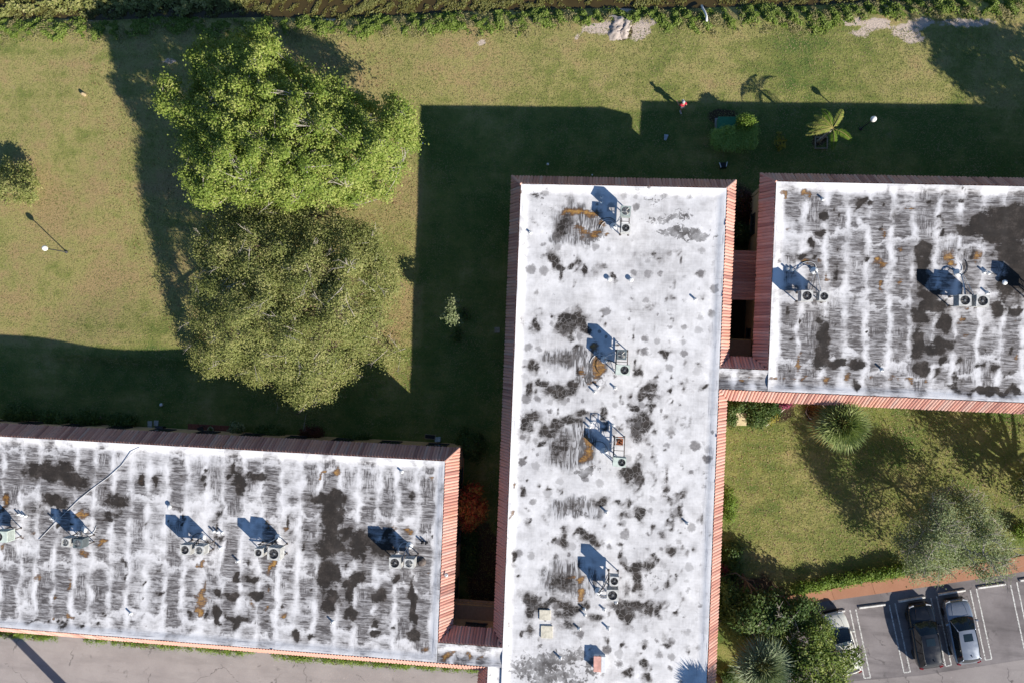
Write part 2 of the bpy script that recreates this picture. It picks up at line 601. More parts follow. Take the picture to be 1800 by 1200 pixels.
def fnoise(seed, scale, n=10):
    r = np.random.default_rng(seed)
    a = r.uniform(0, 2 * np.pi, n); kx = np.cos(a); ky = np.sin(a)
    f = r.uniform(0.6, 1.9, n) / scale * 2 * np.pi
    ph = r.uniform(0, 6.28, n); w = r.uniform(0.5, 1, n); w /= np.sqrt((w ** 2).sum() / 2)
    return lambda x, y: sum(w[i] * np.cos((kx[i] * x + ky[i] * y) * f[i] + ph[i]) for i in range(n))



# ------------------------------------------------------------------ buildings
ROOF_Z = 6.5
MW, MD = 0.74, 1.2            # tile skirt: width outwards, drop
EAVE_Z = ROOF_Z - MD
ML = math.hypot(MW, MD)


def roof_material(name, striped, white, base_grey):
    k = NT(name)
    pos = k.pos()
    sx = k.node('ShaderNodeSeparateXYZ'); k.put(sx.inputs[0], pos)
    X, Y = sx.outputs[0], sx.outputs[1]
    nlow = k.noise(pos, 0.33, 3, 0.55)
    nmid = k.noise(pos, 1.3, 4, 0.6)
    nfine = k.noise(pos, 6.5, 4, 0.65)
    ngrain = k.noise(pos, 22, 3, 0.7)
    stx = k.noise(k.scalev(pos, (0.9, 9.0, 1)), 1.0, 4, 0.65, 0.3)
    sty = k.noise(k.scalev(pos, (9.0, 0.8, 1)), 1.0, 4, 0.65, 0.3)
    grey = k.attr('grey')
    if striped:
        u = k.math('MULTIPLY_ADD', X, 1 / 1.38, k.math('MULTIPLY', k.math('SUBTRACT', k.noise(pos, 0.7, 4, 0.6), 0.5), 0.75))
        fr = k.math('FRACT', u)
        wn_ = k.node('ShaderNodeTexWhiteNoise', noise_dimensions='1D'); k.put(wn_.inputs['W'], k.math('FLOOR', u))
        tri = k.math('MULTIPLY', k.math('ABSOLUTE', k.math('SUBTRACT', fr, 0.5)), 2.0)
        tri = k.math('MULTIPLY_ADD', k.math('SUBTRACT', nfine, 0.5), 0.55, tri)
        ridge = k.math('MULTIPLY', k.step(tri, 0.36, 1.0), k.step(k.noise(pos, 0.9, 3), 0.32, 0.62, 0.25, 1.0))
        v = k.math('MULTIPLY_ADD', Y, 1 / 4.1, k.math('MULTIPLY', k.math('SUBTRACT', nmid, 0.5), 0.5))
        v = k.math('ADD', v, k.math('MULTIPLY', wn_.outputs['Value'], 0.35))
        tr2 = k.math('MULTIPLY', k.math('ABSOLUTE', k.math('SUBTRACT', k.math('FRACT', v), 0.5)), 2.0)
        ridge2 = k.math('MULTIPLY', k.step(tr2, 0.78, 1.0), 0.75)
        ridge = k.math('MAXIMUM', ridge, ridge2)
        sel = k.step(k.noise(pos, 0.45, 2), 0.53, 0.62)
        stx2 = k.noise(k.scalev(pos, (1.6, 16.0, 1)), 1.0, 5, 0.7, 0.6)
        sty2 = k.noise(k.scalev(pos, (15.0, 1.3, 1)), 1.0, 5, 0.7, 0.6)
        st = k.mix(sel, k.mix(0.5, stx, stx2), sty2)
        amt = k.math('ADD', grey, k.math('MULTIPLY', k.math('SUBTRACT', nlow, 0.5), 1.2))
        amt = k.math('MULTIPLY_ADD', k.math('SUBTRACT', nmid, 0.5), 1.3, amt)
        amt = k.math('MULTIPLY_ADD', k.math('SUBTRACT', wn_.outputs['Value'], 0.5), 0.45, amt)
        amt = k.math('MULTIPLY', k.math('MULTIPLY', amt, 1.6), k.math('SUBTRACT', 1.0, k.math('MULTIPLY', ridge, 0.92)), clamp=True)
        stm = k.step(st, 0.33, 0.64, 0.50, 1.12)
        amt = k.math('MULTIPLY', amt, stm, clamp=True)
        amt = k.math('MULTIPLY_ADD', k.math('SUBTRACT', ngrain, 0.5), 0.16, amt, clamp=True)
        amt = k.math('MULTIPLY_ADD', k.math('SUBTRACT', nfine, 0.5), 0.20, amt, clamp=True)
        dst = k.math('MULTIPLY_ADD', k.math('SUBTRACT', k.noise(k.scalev(pos, (1.0, 5.5, 1)), 1.3, 6, 0.72, 0.8), 0.5), 2.2, k.math('MULTIPLY', amt, 0.62))
        dst = k.math('MULTIPLY', k.step(dst, 0.36, 0.80), k.step(tri, 0.95, 0.35))
    else:
        vo = k.node('ShaderNodeTexVoronoi', feature='F1')
        k.put(vo.inputs['Vector'], pos); vo.inputs['Scale'].default_value = 1.15; vo.inputs['Randomness'].default_value = 0.5
        sc = k.node('ShaderNodeSeparateColor'); k.put(sc.inputs[0], vo.outputs['Color'])
        dd = k.math('MULTIPLY_ADD', k.math('SUBTRACT', k.noise(pos, 4.0, 4, 0.6), 0.5), 0.6, vo.outputs['Distance'])
        rad = k.math('MULTIPLY_ADD', sc.outputs[0], 0.55, -0.10)
        spot = k.step(k.math('SUBTRACT', rad, dd), -0.10, 0.16)
        spot = k.math('MULTIPLY', spot, k.lin(sc.outputs[1], 0, 1, 0.3, 1.0))
        spot = k.math('MULTIPLY', spot, k.step(k.math('ADD', nlow, grey), 0.42, 0.72))
        amt = k.math('MULTIPLY', k.math('ADD', grey, k.math('MULTIPLY', k.math('SUBTRACT', nmid, 0.5), 1.05)), 1.0, clamp=True)
        amt = k.math('MULTIPLY_ADD', k.math('SUBTRACT', nfine, 0.5), 0.30, amt, clamp=True)
        amt = k.math('MULTIPLY', amt, k.step(k.mix(0.5, stx, sty), 0.35, 0.65, 0.72, 1.1))
        vo2 = k.node('ShaderNodeTexVoronoi', feature='F1')
        k.put(vo2.inputs['Vector'], k.scalev(pos, (1.0, 0.8, 0.0))); vo2.inputs['Scale'].default_value = 2.1; vo2.inputs['Randomness'].default_value = 0.8
        sc2 = k.node('ShaderNodeSeparateColor'); k.put(sc2.inputs[0], vo2.outputs['Color'])
        r2 = k.math('MULTIPLY_ADD', sc2.outputs[0], 0.60, -0.22)
        d2 = k.math('MULTIPLY_ADD', k.math('SUBTRACT', nfine, 0.5), 0.30, vo2.outputs['Distance'])
        sp2 = k.step(k.math('SUBTRACT', r2, d2), -0.03, 0.05)
        sp2 = k.math('MULTIPLY', sp2, k.lin(sc2.outputs[2], 0, 1, 0.2, 0.85))
        sp2 = k.math('MULTIPLY', sp2, k.step(k.math('ADD', k.noise(pos, 0.42, 3, 0.6), k.math('MULTIPLY', grey, 0.6)), 0.52, 0.66))
        spot = k.math('MAXIMUM', spot, sp2)
        uc = k.math('MULTIPLY_ADD', X, 1 / 1.2, k.math('MULTIPLY', k.math('SUBTRACT', nmid, 0.5), 0.5))
        band = k.step(k.math('MULTIPLY', k.math('ABSOLUTE', k.math('SUBTRACT', k.math('FRACT', uc), 0.5)), 2.0), 0.75, 0.25)
        gr2 = k.math('MULTIPLY_ADD', k.math('SUBTRACT', k.noise(k.scalev(pos, (1.0, 1.6, 1)), 1.5, 6, 0.7, 0.4), 0.5), 1.9, k.math('MULTIPLY_ADD', nlow, 0.8, -0.22))
        amt = k.math('MAXIMUM', amt, k.math('MULTIPLY', band, k.step(gr2, 0.25, 0.75, 0.0, 0.75)))
        # faint grid of the sheets under the coating
        gx = k.math('MULTIPLY', k.math('ABSOLUTE', k.math('SUBTRACT', k.math('FRACT', k.math('MULTIPLY', X, 0.9)), 0.5)), 2.0)
        gy = k.math('MULTIPLY', k.math('ABSOLUTE', k.math('SUBTRACT', k.math('FRACT', k.math('MULTIPLY', Y, 0.9)), 0.5)), 2.0)
        g = k.math('MULTIPLY', k.step(k.math('MAXIMUM', gx, gy), 0.90, 0.99), k.step(nmid, 0.38, 0.62, 0.0, 0.34))
        amt = k.math('MAXIMUM', k.math('MAXIMUM', amt, spot), g)
        amt = k.math('MULTIPLY_ADD', k.math('SUBTRACT', ngrain, 0.5), 0.10, amt, clamp=True)
    gc = k.mix(k.step(nfine, 0.3, 0.7), (0.085, 0.078, 0.080), (0.18, 0.168, 0.168))
    col = k.mix(k.math('MULTIPLY', amt, 0.97), white, gc)
    if striped:
        col = k.mix(k.math('MULTIPLY', dst, 0.85), col, (0.062, 0.055, 0.055))
    # ripple fans left by the draining water
    ripn = k.noise(k.scalev(pos, (5.2, 0.75, 1)), 1.0, 3, 0.6, 1.2)
    rip = k.step(ripn, 0.42, 0.56)
    fan = k.step(k.math('MULTIPLY_ADD', k.math('SUBTRACT', nmid, 0.5), 0.6, k.attr('fan')), 0.26, 0.60)
    fc = k.mix(rip, k.mix(nfine, (0.30, 0.30, 0.31), (0.66, 0.66, 0.68)), k.mix(nfine, (0.030, 0.027, 0.027), (0.10, 0.092, 0.092)))
    col = k.mix(k.math('MULTIPLY', fan, 0.92), col, fc)
    # dark silt patches with lobed, crisp edges
    da = k.attr('dark')
    nsp = k.noise(pos, 9.0, 5, 0.75)
    sf = k.math('MULTIPLY_ADD', k.math('SUBTRACT', k.noise(pos, 1.6, 6, 0.65, 0.3), 0.5), 0.7, da)
    sf = k.math('MULTIPLY_ADD', k.math('SUBTRACT', nfine, 0.5), 0.45, sf)
    soft = k.math('MULTIPLY', k.step(sf, 0.24, 0.66), k.step(nsp, 0.30, 0.66, 0.62, 1.0))
    col = k.mix(k.math('MULTIPLY', soft, 0.84), col, k.mix(nfine, (0.105, 0.094, 0.090), (0.20, 0.186, 0.182)))
    dk = k.math('MULTIPLY_ADD', k.math('SUBTRACT', k.noise(pos, 2.4, 6, 0.62, 0.3), 0.5), 0.85, da)
    dk = k.math('MULTIPLY_ADD', k.math('SUBTRACT', k.mix(0.5, stx, nfine), 0.5), 0.75, dk)
    if striped:
        dm = k.step(dk, 0.44, 0.67)
    else:
        # the sheets show through the silt as a fine pale net
        ve = k.node('ShaderNodeTexVoronoi', feature='DISTANCE_TO_EDGE')
        k.put(ve.inputs['Vector'], pos); ve.inputs['Scale'].default_value = 2.7; ve.inputs['Randomness'].default_value = 0.85
        net = k.step(k.math('MULTIPLY_ADD', k.math('SUBTRACT', nsp, 0.5), 0.16, ve.outputs['Distance']), 0.01, 0.06, 0.5, 1.0)
        dm = k.math('MULTIPLY', k.step(dk, 0.46, 0.74), net)
    dcol = k.ramp(k.math('MULTIPLY_ADD', k.math('SUBTRACT', nsp, 0.5), 0.7, k.noise(pos, 1.1, 5, 0.65)), [(0.25, (0.010, 0.008, 0.007)), (0.52, (0.024, 0.019, 0.016)), (0.75, (0.062, 0.051, 0.045)), (0.95, (0.18, 0.165, 0.16))])
    col = k.mix(k.math('MULTIPLY', dm, 0.95), col, dcol)
    # broken dark speckle
    wm = k.step(k.math('MULTIPLY_ADD', k.math('SUBTRACT', k.noise(pos, 3.6, 4, 0.65, 0.6), 0.5), 1.5, k.math('MULTIPLY', k.attr('worm'), 0.72)), 0.44, 0.54)
    wm = k.math('MULTIPLY', wm, k.step(k.attr('worm'), 0.12, 0.3))
    col = k.mix(k.math('MULTIPLY', wm, k.step(nmid, 0.3, 0.7, 0.5, 1.0)), col, k.mix(nfine, (0.03, 0.028, 0.027), (0.15, 0.14, 0.138)))
    # rust
    rs = k.math('MULTIPLY_ADD', k.math('SUBTRACT', k.mix(0.45, stx, k.noise(pos, 5.0, 5, 0.7, 0.5)), 0.5), 2.0, k.attr('rust'))
    rs = k.math('MULTIPLY', rs, k.step(k.attr('rust'), 0.12, 0.3))
    rm = k.step(rs, 0.34, 0.80)
    rc = k.ramp(k.math('MULTIPLY', k.math('MULTIPLY_ADD', k.math('SUBTRACT', nfine, 0.5), 1.3, rs), 0.7), [(0.30, (0.055, 0.036, 0.026)), (0.52, (0.115, 0.060, 0.026)), (0.70, (0.25, 0.13, 0.034)), (0.92, (0.42, 0.24, 0.06))])
    col = k.mix(k.math('MULTIPLY', rm, 0.93), col, rc)
    # cracked flashing along the outer edge
    crk = k.attr('edge_x'); cr2 = k.attr('edge_y')
    lx = k.noise(k.scalev(pos, (13.0, 0.55, 1)), 1.0, 4, 0.7, 0.5)
    ly = k.noise(k.scalev(pos, (0.55, 13.0, 1)), 1.0, 4, 0.7, 0.5)
    e = k.math('MAXIMUM', k.math('MULTIPLY', crk, k.step(lx, 0.55, 0.66)), k.math('MULTIPLY', cr2, k.step(ly, 0.55, 0.66)))
    col = k.mix(k.math('MULTIPLY', e, 0.8), col, (0.13, 0.14, 0.19))
    hgt = k.math('MULTIPLY_ADD', nmid, 0.6, k.math('MULTIPLY', nfine, 0.35))
    k.bsdf(col, k.lin(dm, 0, 1, 0.62, 0.85), 0.0, k.bump(hgt, 0.35, 0.05), 0.25)
    return k.m


WHITE = (0.75, 0.745, 0.76)
M_ROOF_W = roof_material('weathered_white_coating_striped', True, WHITE, 0.5)
M_ROOF_C = roof_material('weathered_white_coating_spotted', False, (0.78, 0.775, 0.785), 0.2)

DARK_W = [(85, 826, 48, 20), (130, 842, 30, 20), (100, 880, 26, 10), (207, 878, 24, 17, .9), (195, 905, 22, 14, .7), (250, 843, 8, 15), (278, 848, 6, 9), (408, 825, 9, 11), (421, 850, 13, 22), (447, 837, 18, 9),
          (560, 872, 22, 11), (590, 880, 20, 20), (582, 917, 20, 40), (583, 962, 26, 22), (573, 1013, 22, 28), (592, 1010, 12, 20), (580, 1055, 18, 20), (420, 1013, 6, 6), (444, 1012, 16, 6), (382, 1045, 9, 8), (410, 1045, 16, 8), (450, 1048, 15, 10),
          (380, 1087, 8, 16), (413, 1095, 13, 16), (399, 1085, 8, 7), (428, 1088, 8, 5), (332, 1080, 5, 10), (523, 1117, 10, 10), (177, 1102, 8, 3), (58, 1091, 6, 3), (80, 1093, 5, 3), (107, 1097, 4, 3), (143, 1099, 4, 3),
          (608, 935, 14, 14), (632, 955, 24, 26), (668, 962, 24, 22), (617, 1040, 13, 24), (618, 1080, 13, 15), (663, 1047, 13, 14), (692, 1010, 8, 14), (728, 1060, 8, 48), (727, 1120, 12, 9), (660, 1113, 13, 5), (630, 1010, 14, 10),
          (657, 1090, 7, 12), (683, 935, 10, 8), (680, 958, 14, 10), (8, 880, 10, 18, .8), (625, 930, 30, 20, .5), (60, 890, 30, 14, .5), (170, 830, 18, 14, .55), (400, 825, 60, 14, .45), (548, 1117, 8, 6), (640, 1000, 20, 12, .6)]
GREY_W = [(100, 850, 130, 60, .75), (210, 880, 70, 50, .8), (400, 840, 90, 40, .6), (585, 950, 60, 110, .8), (640, 960, 60, 60, .7), (700, 880, 60, 60, .45), (300, 1030, 350, 90, .55), (650, 1050, 130, 80, .72)]
RUST_W = [(8, 882, 9, 10), (7, 963, 8, 10), (148, 968, 10, 11), (143, 903, 13, 9), (142, 908, 7, 5, 1.2), (353, 1047, 8, 26), (352, 1073, 8, 6, 1.2), (358, 990, 9, 9), (343, 990, 4, 5), (473, 993, 5, 11, 1.2), (93, 1084, 6, 5), (122, 1087, 7, 5), (123, 1028, 5, 16, .8),
          (70, 1019, 6, 6, .8), (93, 1057, 5, 7, .9), (593, 827, 6, 11), (567, 837, 6, 4, 1.1), (183, 953, 9, 5), (473, 1040, 6, 6, .9), (470, 1063, 6, 6, .9), (500, 1079, 6, 6), (443, 1067, 5, 9, .8), (255, 1102, 3, 3), (498, 922, 6, 8, .8), (473, 925, 5, 6, .8),
          (717, 930, 6, 5, 1.1), (753, 840, 4, 9), (749, 1142, 9, 7, .9), (697, 927, 9, 6, .8), (783, 1149, 10, 5, 1.1), (827, 1150, 7, 4), (847, 1152, 8, 4), (30, 902, 5, 4, .8), (33, 948, 5, 4, .8), (55, 935, 7, 5, .8), (60, 949, 7, 4, .8), (250, 843, 7, 12, .6), (757, 1010, 3, 5, .7)]

DARK_E = [(1447, 588, 15, 36), (1444, 625, 16, 24), (1466, 637, 14, 10), (1480, 636, 9, 8), (1500, 640, 13, 12), (1513, 635, 8, 8), (1625, 440, 18, 16), (1622, 465, 17, 14), (1622, 487, 14, 18), (1632, 515, 24, 16), (1640, 535, 24, 18), (1621, 560, 15, 24), (1614, 606, 12, 26),
          (1617, 645, 13, 13), (1626, 655, 10, 8), (1658, 566, 11, 20), (1655, 605, 15, 16), (1635, 612, 12, 14), (1657, 635, 9, 8), (1663, 630, 6, 8), (1648, 655, 6, 6), (1772, 440, 26, 34), (1775, 500, 26, 32), (1790, 470, 26, 60), (1730, 395, 38, 20), (1775, 378, 45, 18), (1700, 402, 24, 10), (1760, 410, 50, 20),
          (1800, 395, 40, 24), (1448, 373, 9, 13), (1515, 353, 8, 5), (1533, 353, 5, 4), (1552, 352, 5, 4), (1477, 352, 4, 3), (1637, 353, 10, 9, .75), (1682, 352, 10, 6, .6), (1503, 680, 10, 5), (1680, 682, 17, 6), (1745, 685, 45, 5), (1790, 686, 20, 6), (1382, 547, 6, 12, .9), (1390, 648, 5, 6), (1407, 452, 10, 8), (1425, 450, 8, 6, .8),
          (1442, 413, 14, 7, .8), (1420, 425, 5, 4), (1657, 412, 6, 8), (1400, 500, 60, 10, .3), (1745, 418, 20, 14), (1710, 445, 8, 12, .8), (1758, 545, 14, 10), (1790, 545, 14, 8), (1725, 640, 10, 8, .7), (1747, 648, 10, 10, .8), (1690, 330, 8, 6, .6), (1573, 378, 8, 10, .6), (1415, 350, 10, 12, .55), (1390, 593, 8, 8, .8), (1467, 480, 9, 26, .62)]
GREY_E = [(1440, 380, 60, 30, .55), (1560, 400, 120, 60, .5), (1550, 580, 120, 90, .75), (1440, 600, 60, 60, .8), (1760, 430, 80, 90, .8), (1690, 600, 100, 60, .7), (1780, 620, 40, 60, .6), (1570, 345, 160, 14, .35), (1640, 440, 30, 80, .6)]
RUST_E = [(1412, 463, 10, 5), (1417, 467, 5, 4, 1.2), (1547, 463, 13, 5), (1547, 462, 8, 3, 1.2), (1547, 503, 5, 11), (1663, 455, 9, 16), (1668, 468, 6, 6, 1.2), (1717, 453, 5, 12), (1403, 633, 4, 16), (1367, 666, 12, 4, 1.1), (1388, 664, 8, 4), (1406, 664, 12, 4), (1456, 667, 9, 7), (1487, 666, 9, 6), (1533, 667, 8, 5, .9),
          (1597, 670, 8, 4, .9), (1633, 669, 6, 5), (1693, 565, 9, 4), (1553, 410, 6, 5), (1383, 405, 6, 4), (1583, 432, 8, 4), (1698, 543, 8, 2), (1387, 340, 4, 9, 1.1), (1418, 340, 5, 6, 1.1), (1560, 373, 5, 5), (1600, 373, 13, 4), (1583, 500, 7, 5), (1690, 590, 7, 4, .9), (1453, 482, 4, 9, .9), (1308, 668, 4, 5, .9), (1318, 667, 4, 5, .9), (1785, 565, 6, 4, .8), (1570, 670, 12, 4, .7), (1440, 455, 5, 8, .8), (1780, 627, 5, 4, .8)]

DARK_C = [(975, 455, 9, 18), (985, 470, 5, 5), (1003, 463, 12, 5), (985, 484, 5, 7), (1024, 475, 5, 15), (1012, 455, 5, 8, .8), (995, 575, 18, 10), (1022, 567, 14, 20), (1005, 560, 24, 10), (1028, 585, 8, 10), (938, 570, 6, 13), (935, 643, 8, 9), (950, 642, 5, 6), (985, 690, 22, 14), (960, 672, 14, 8), (1005, 680, 10, 10), (1015, 650, 8, 8), (935, 683, 7, 14),
          (922, 745, 12, 20), (938, 735, 14, 10), (957, 758, 14, 15), (975, 745, 12, 8), (1000, 738, 30, 10, .9), (945, 780, 9, 6), (1030, 726, 10, 8), (1062, 735, 8, 12), (1060, 722, 9, 6), (1138, 680, 15, 8), (1145, 695, 14, 7), (1130, 695, 8, 7), (1118, 657, 5, 8), (1115, 640, 4, 7), (1107, 690, 5, 6), (1170, 622, 8, 6),
          (1116, 715, 4, 8), (1150, 715, 5, 10), (1120, 755, 13, 20), (1135, 745, 12, 24), (1110, 760, 6, 6), (1152, 745, 8, 6), (1100, 833, 14, 6), (1115, 830, 8, 18), (1123, 845, 7, 12), (1107, 880, 6, 14), (1126, 902, 9, 12), (1100, 908, 18, 8, .7), (1058, 878, 11, 8, .9), (1035, 945, 14, 12), (1022, 935, 7, 7), (1043, 955, 9, 6), (991, 945, 7, 12), (972, 947, 7, 8, .8), (990, 930, 10, 7, .8),
          (1093, 973, 6, 6), (1118, 1000, 18, 12), (1100, 992, 12, 6), (1125, 1022, 8, 16), (1140, 999, 7, 10), (1147, 980, 6, 4), (1107, 1062, 36, 9), (1095, 1080, 12, 12), (1110, 1085, 10, 18), (1138, 1075, 12, 10), (1160, 1075, 6, 14), (1128, 1058, 22, 6), (1105, 1035, 8, 12, .7), (910, 982, 5, 12), (910, 1010, 3, 3),
          (1040, 1010, 6, 6, .6), (930, 1052, 16, 12), (935, 1075, 11, 14), (950, 1062, 18, 10), (985, 1060, 35, 9), (1005, 1070, 20, 9), (1025, 1062, 10, 9), (935, 1110, 10, 12), (1043, 1085, 12, 11, .75), (990, 1080, 22, 12, .85), (1000, 1100, 26, 10, .7), (918, 1108, 4, 4), (1165, 1022, 6, 9), (1130, 1172, 11, 7), (1140, 1190, 8, 10), (1105, 1183, 8, 5), (1135, 1128, 8, 8), (1092, 1130, 5, 6), (1170, 1128, 14, 4, .8),
          (1033, 790, 12, 14, .6), (916, 865, 4, 7), (945, 855, 4, 4), (970, 857, 5, 4), (1090, 957, 4, 5), (1075, 490, 5, 9), (1060, 470, 7, 10, .6), (1045, 475, 8, 12, .55), (1160, 460, 10, 14, .55), (1175, 445, 6, 18, .5), (1140, 540, 20, 6, .55), (1115, 545, 16, 6, .45), (1060, 545, 8, 5, .7), (1180, 622, 10, 4, .7), (1180, 665, 4, 6, .7), (920, 800, 4, 4), (1195, 800, 4, 8, .6), (1185, 710, 4, 6, .7), (1010, 350, 12, 6, .45), (935, 348, 9, 5, .7), (940, 395, 10, 5, .5), (1010, 478, 6, 3, .7), (1210, 740, 5, 12, .5), (1225, 680, 5, 6, .5), (1165, 905, 6, 8, .5), (1200, 940, 6, 5, .5), (1230, 640, 8, 6, .45), (1185, 1010, 6, 8, .6)]
FAN_C = [(1008, 395, 38, 32), (985, 410, 20, 18), (1035, 398, 22, 30), (1005, 628, 40, 18), (1030, 645, 28, 28), (975, 628, 22, 10, .9), (1000, 785, 38, 36), (1020, 775, 24, 34), (1012, 893, 46, 18), (1020, 885, 30, 14), (1000, 1015, 45, 28), (1025, 1018, 24, 26)]
RUST_C = [(1012, 374, 22, 7, 1.15), (1035, 376, 14, 7, 1.1), (1022, 380, 10, 5, 1.3), (1025, 412, 11, 11, .85), (1045, 412, 14, 8, .95), (1070, 414, 10, 6, .9), (1058, 390, 6, 8), (1040, 612, 10, 9, 1.15), (1045, 640, 9, 16), (1052, 655, 10, 9), (1020, 650, 6, 12, .8), (1030, 785, 9, 22, 1.1), (1022, 800, 6, 12, .9), (1040, 820, 10, 5, .9), (1012, 1015, 18, 6), (1020, 1018, 7, 9, 1.2), (1018, 1044, 8, 9, 1.2), (1020, 992, 6, 5, .7),
          (910, 335, 4, 8), (908, 400, 3, 5), (905, 850, 3, 5), (897, 905, 3, 6, .8), (1046, 670, 16, 4, .8), (893, 1095, 3, 5, .9), (1030, 370, 6, 4, 1.3), (1033, 770, 5, 6, 1.2), (862, 1188, 3, 5, .9)]
WORM_C = [(1165, 383, 45, 9), (1200, 378, 30, 10, .8), (1200, 407, 50, 10), (1230, 415, 28, 10), (1150, 350, 40, 10, .6), (1040, 418, 30, 12, .9), (1120, 755, 20, 24, .8), (1000, 575, 30, 18, .7), (960, 1165, 60, 22), (1000, 1150, 40, 16, .9), (915, 1180, 30, 18, .9), (975, 1190, 60, 14), (1040, 1175, 20, 18, .8), (940, 1060, 20, 20, .7), (1035, 830, 24, 9), (1110, 1070, 50, 14, .7), (1045, 660, 30, 14, .8), (960, 370, 30, 20, .5), (985, 690, 30, 18, .6), (1140, 690, 26, 18, .6), (1145, 1020, 26, 24, .5), (940, 348, 24, 14, .6), (1018, 905, 46, 10, .7)]
GREY_C = [(1000, 800, 70, 40, .35), (1000, 590, 60, 60, .35), (1150, 465, 60, 50, .5), (1170, 370, 60, 24, .4), (1130, 560, 60, 25, .3), (1010, 690, 60, 24, .35), (1110, 830, 40, 40, .3), (1130, 1060, 60, 50, .35), (1000, 1085, 60, 40, .4), (1000, 360, 70, 24, .32), (960, 1170, 70, 40, .35), (1020, 480, 40, 30, .3), (1150, 960, 60, 100, .25), (1220, 760, 50, 200, .16), (950, 640, 30, 60, .3), (1000, 970, 60, 20, .3)]


def scatter(n, x0, x1, y0, y1, seed, dx, r0=3, r1=8):
    r = random.Random(seed); out = []
    for _ in range(n):
        x = round(r.uniform(x0, x1) / dx) * dx + r.gauss(0, 3); y = r.uniform(y0, y1)
        a = r.uniform(r0, r1)
        for q in range(r.choice((1, 1, 2, 3))):
            out.append((x + r.gauss(0, a * .8), y + r.gauss(0, a), a * r.uniform(.6, 1.1), a * r.uniform(.7, 1.6), r.uniform(.36, .82)))
    return out


DARK_C = DARK_C + [(992, 398, 27, 28, .78), (985, 630, 30, 14, .66), (985, 785, 26, 36, .72), (990, 1020, 32, 28, .78), (1000, 890, 42, 18, .6), (1000, 360, 30, 8, .4), (1000, 1150, 50, 30, .4), (1150, 450, 40, 30, .36), (1140, 540, 40, 14, .38)] + scatter(210, 925, 1250, 440, 1190, 1, 28, 2.2, 5.5) + scatter(60, 1090, 1210, 640, 1100, 2, 26, 3, 8)
DARK_W = DARK_W + scatter(110, 10, 760, 800, 1110, 3, 36, 3, 8)
DARK_E = DARK_E + scatter(80, 1375, 1790, 335, 670, 4, 36, 3, 8)


def roof_sheet(name, x0, x1, y0, y1, mat, parent, edges, blobs, base, step=0.17, hole=None):
    """flat roof with a low upstand along the given edges (n,s,e,w)"""
    xs = np.linspace(x0, x1, int((x1 - x0) / step) + 1)
    ys = np.linspace(y0, y1, int((y1 - y0) / step) + 1)
    X, Y = np.meshgrid(xs, ys)
    d = np.full_like(X, 9.0)
    for e in edges:
        d = np.minimum(d, {'n': y1 - Y, 's': Y - y0, 'e': x1 - X, 'w': X - x0}[e])
    Z = ROOF_Z - 0.13 * np.clip((d - 0.12) / 0.38, 0, 1)
    Z = Z + 0.015 * np.sin(X * 1.7) * np.sin(Y * 1.3 + 1)
    px, py = to_px(X, Y, Z)
    for sc_, am in ((4.0, 3.0), (1.6, 2.2), (0.8, 1.4)):
        px = px + am * fnoise(int(sc_ * 10), sc_)(X, Y); py = py + am * fnoise(int(sc_ * 10) + 5, sc_)(X, Y)
    halo = field(px, py, blobs.get('dark', []), 1.6)
    gr = np.clip(base + field(px, py, blobs.get('grey', []), 2.2) * 0.6 + 0.30 * halo, 0, 1) * np.clip(d / 0.8, 0.1 if len(edges) > 2 else 0.75, 1)
    at = dict(grey=gr, dark=field(px, py, blobs.get('dark', []), 2.4), rust=field(px, py, blobs.get('rust', [])),
              fan=field(px, py, blobs.get('fan', [])), worm=field(px, py, blobs.get('worm', [])),
              edge_x=np.maximum(np.clip(1 - (x1 - X) / 0.75, 0, 1) if 'e' in edges else 0 * X, 0.5 * np.clip(1 - (X - x0) / 0.4, 0, 1) if 'w' in edges else 0 * X) ** 0.5,
              edge_y=np.maximum(np.clip(1 - (Y - y0) / 0.85, 0, 1) if 's' in edges else 0 * X, 0.35 * np.clip(1 - (y1 - Y) / 0.4, 0, 1) if 'n' in edges else 0 * X) ** 0.5)
    return link(name, grid_mesh(name, xs, ys, Z, mat, at), parent)


# ---- tiles
k = NT('terracotta_roof_tile')
oi = k.node('ShaderNodeObjectInfo')
pos = k.pos()
n = k.noise(pos, 3.0, 4, 0.65)
c = k.ramp(oi.outputs['Random'], [(0.0, (0.33, 0.165, 0.14)), (0.12, (0.48, 0.235, 0.19)), (0.45, (0.59, 0.315, 0.25)), (0.8, (0.65, 0.37, 0.295)), (1.0, (0.53, 0.36, 0.31))])
c = k.mix(k.step(n, 0.42, 0.75, 0, 0.5), c, (0.38, 0.25, 0.225))
c = k.mix(k.step(k.noise(pos, 0.5, 3), 0.5, 0.7, 0, 0.35), c, (0.58, 0.27, 0.16))
k.bsdf(c, 0.8, 0.0, k.bump(k.noise(pos, 14, 3), 0.2, 0.01), 0.2)
M_TILE = k.m
M_UNDER = plain('tile_bedding', (0.22, 0.10, 0.08), 0.9)
M_STUCCO = plain('tan_stucco', (0.55, 0.36, 0.20), 0.9, var=0.12, scale=3.0, bump=0.2)
M_SOFFIT = plain('painted_soffit', (0.45, 0.30, 0.19), 0.9, var=0.1)
M_GLASSD = plain('window_glass', (0.02, 0.03, 0.035), 0.08, var=0.1, spec=0.6)
M_FRAME = plain('bronze_window_frame', (0.05, 0.04, 0.035), 0.5, var=0.08)
TW = 0.212
_tile_cache = {}


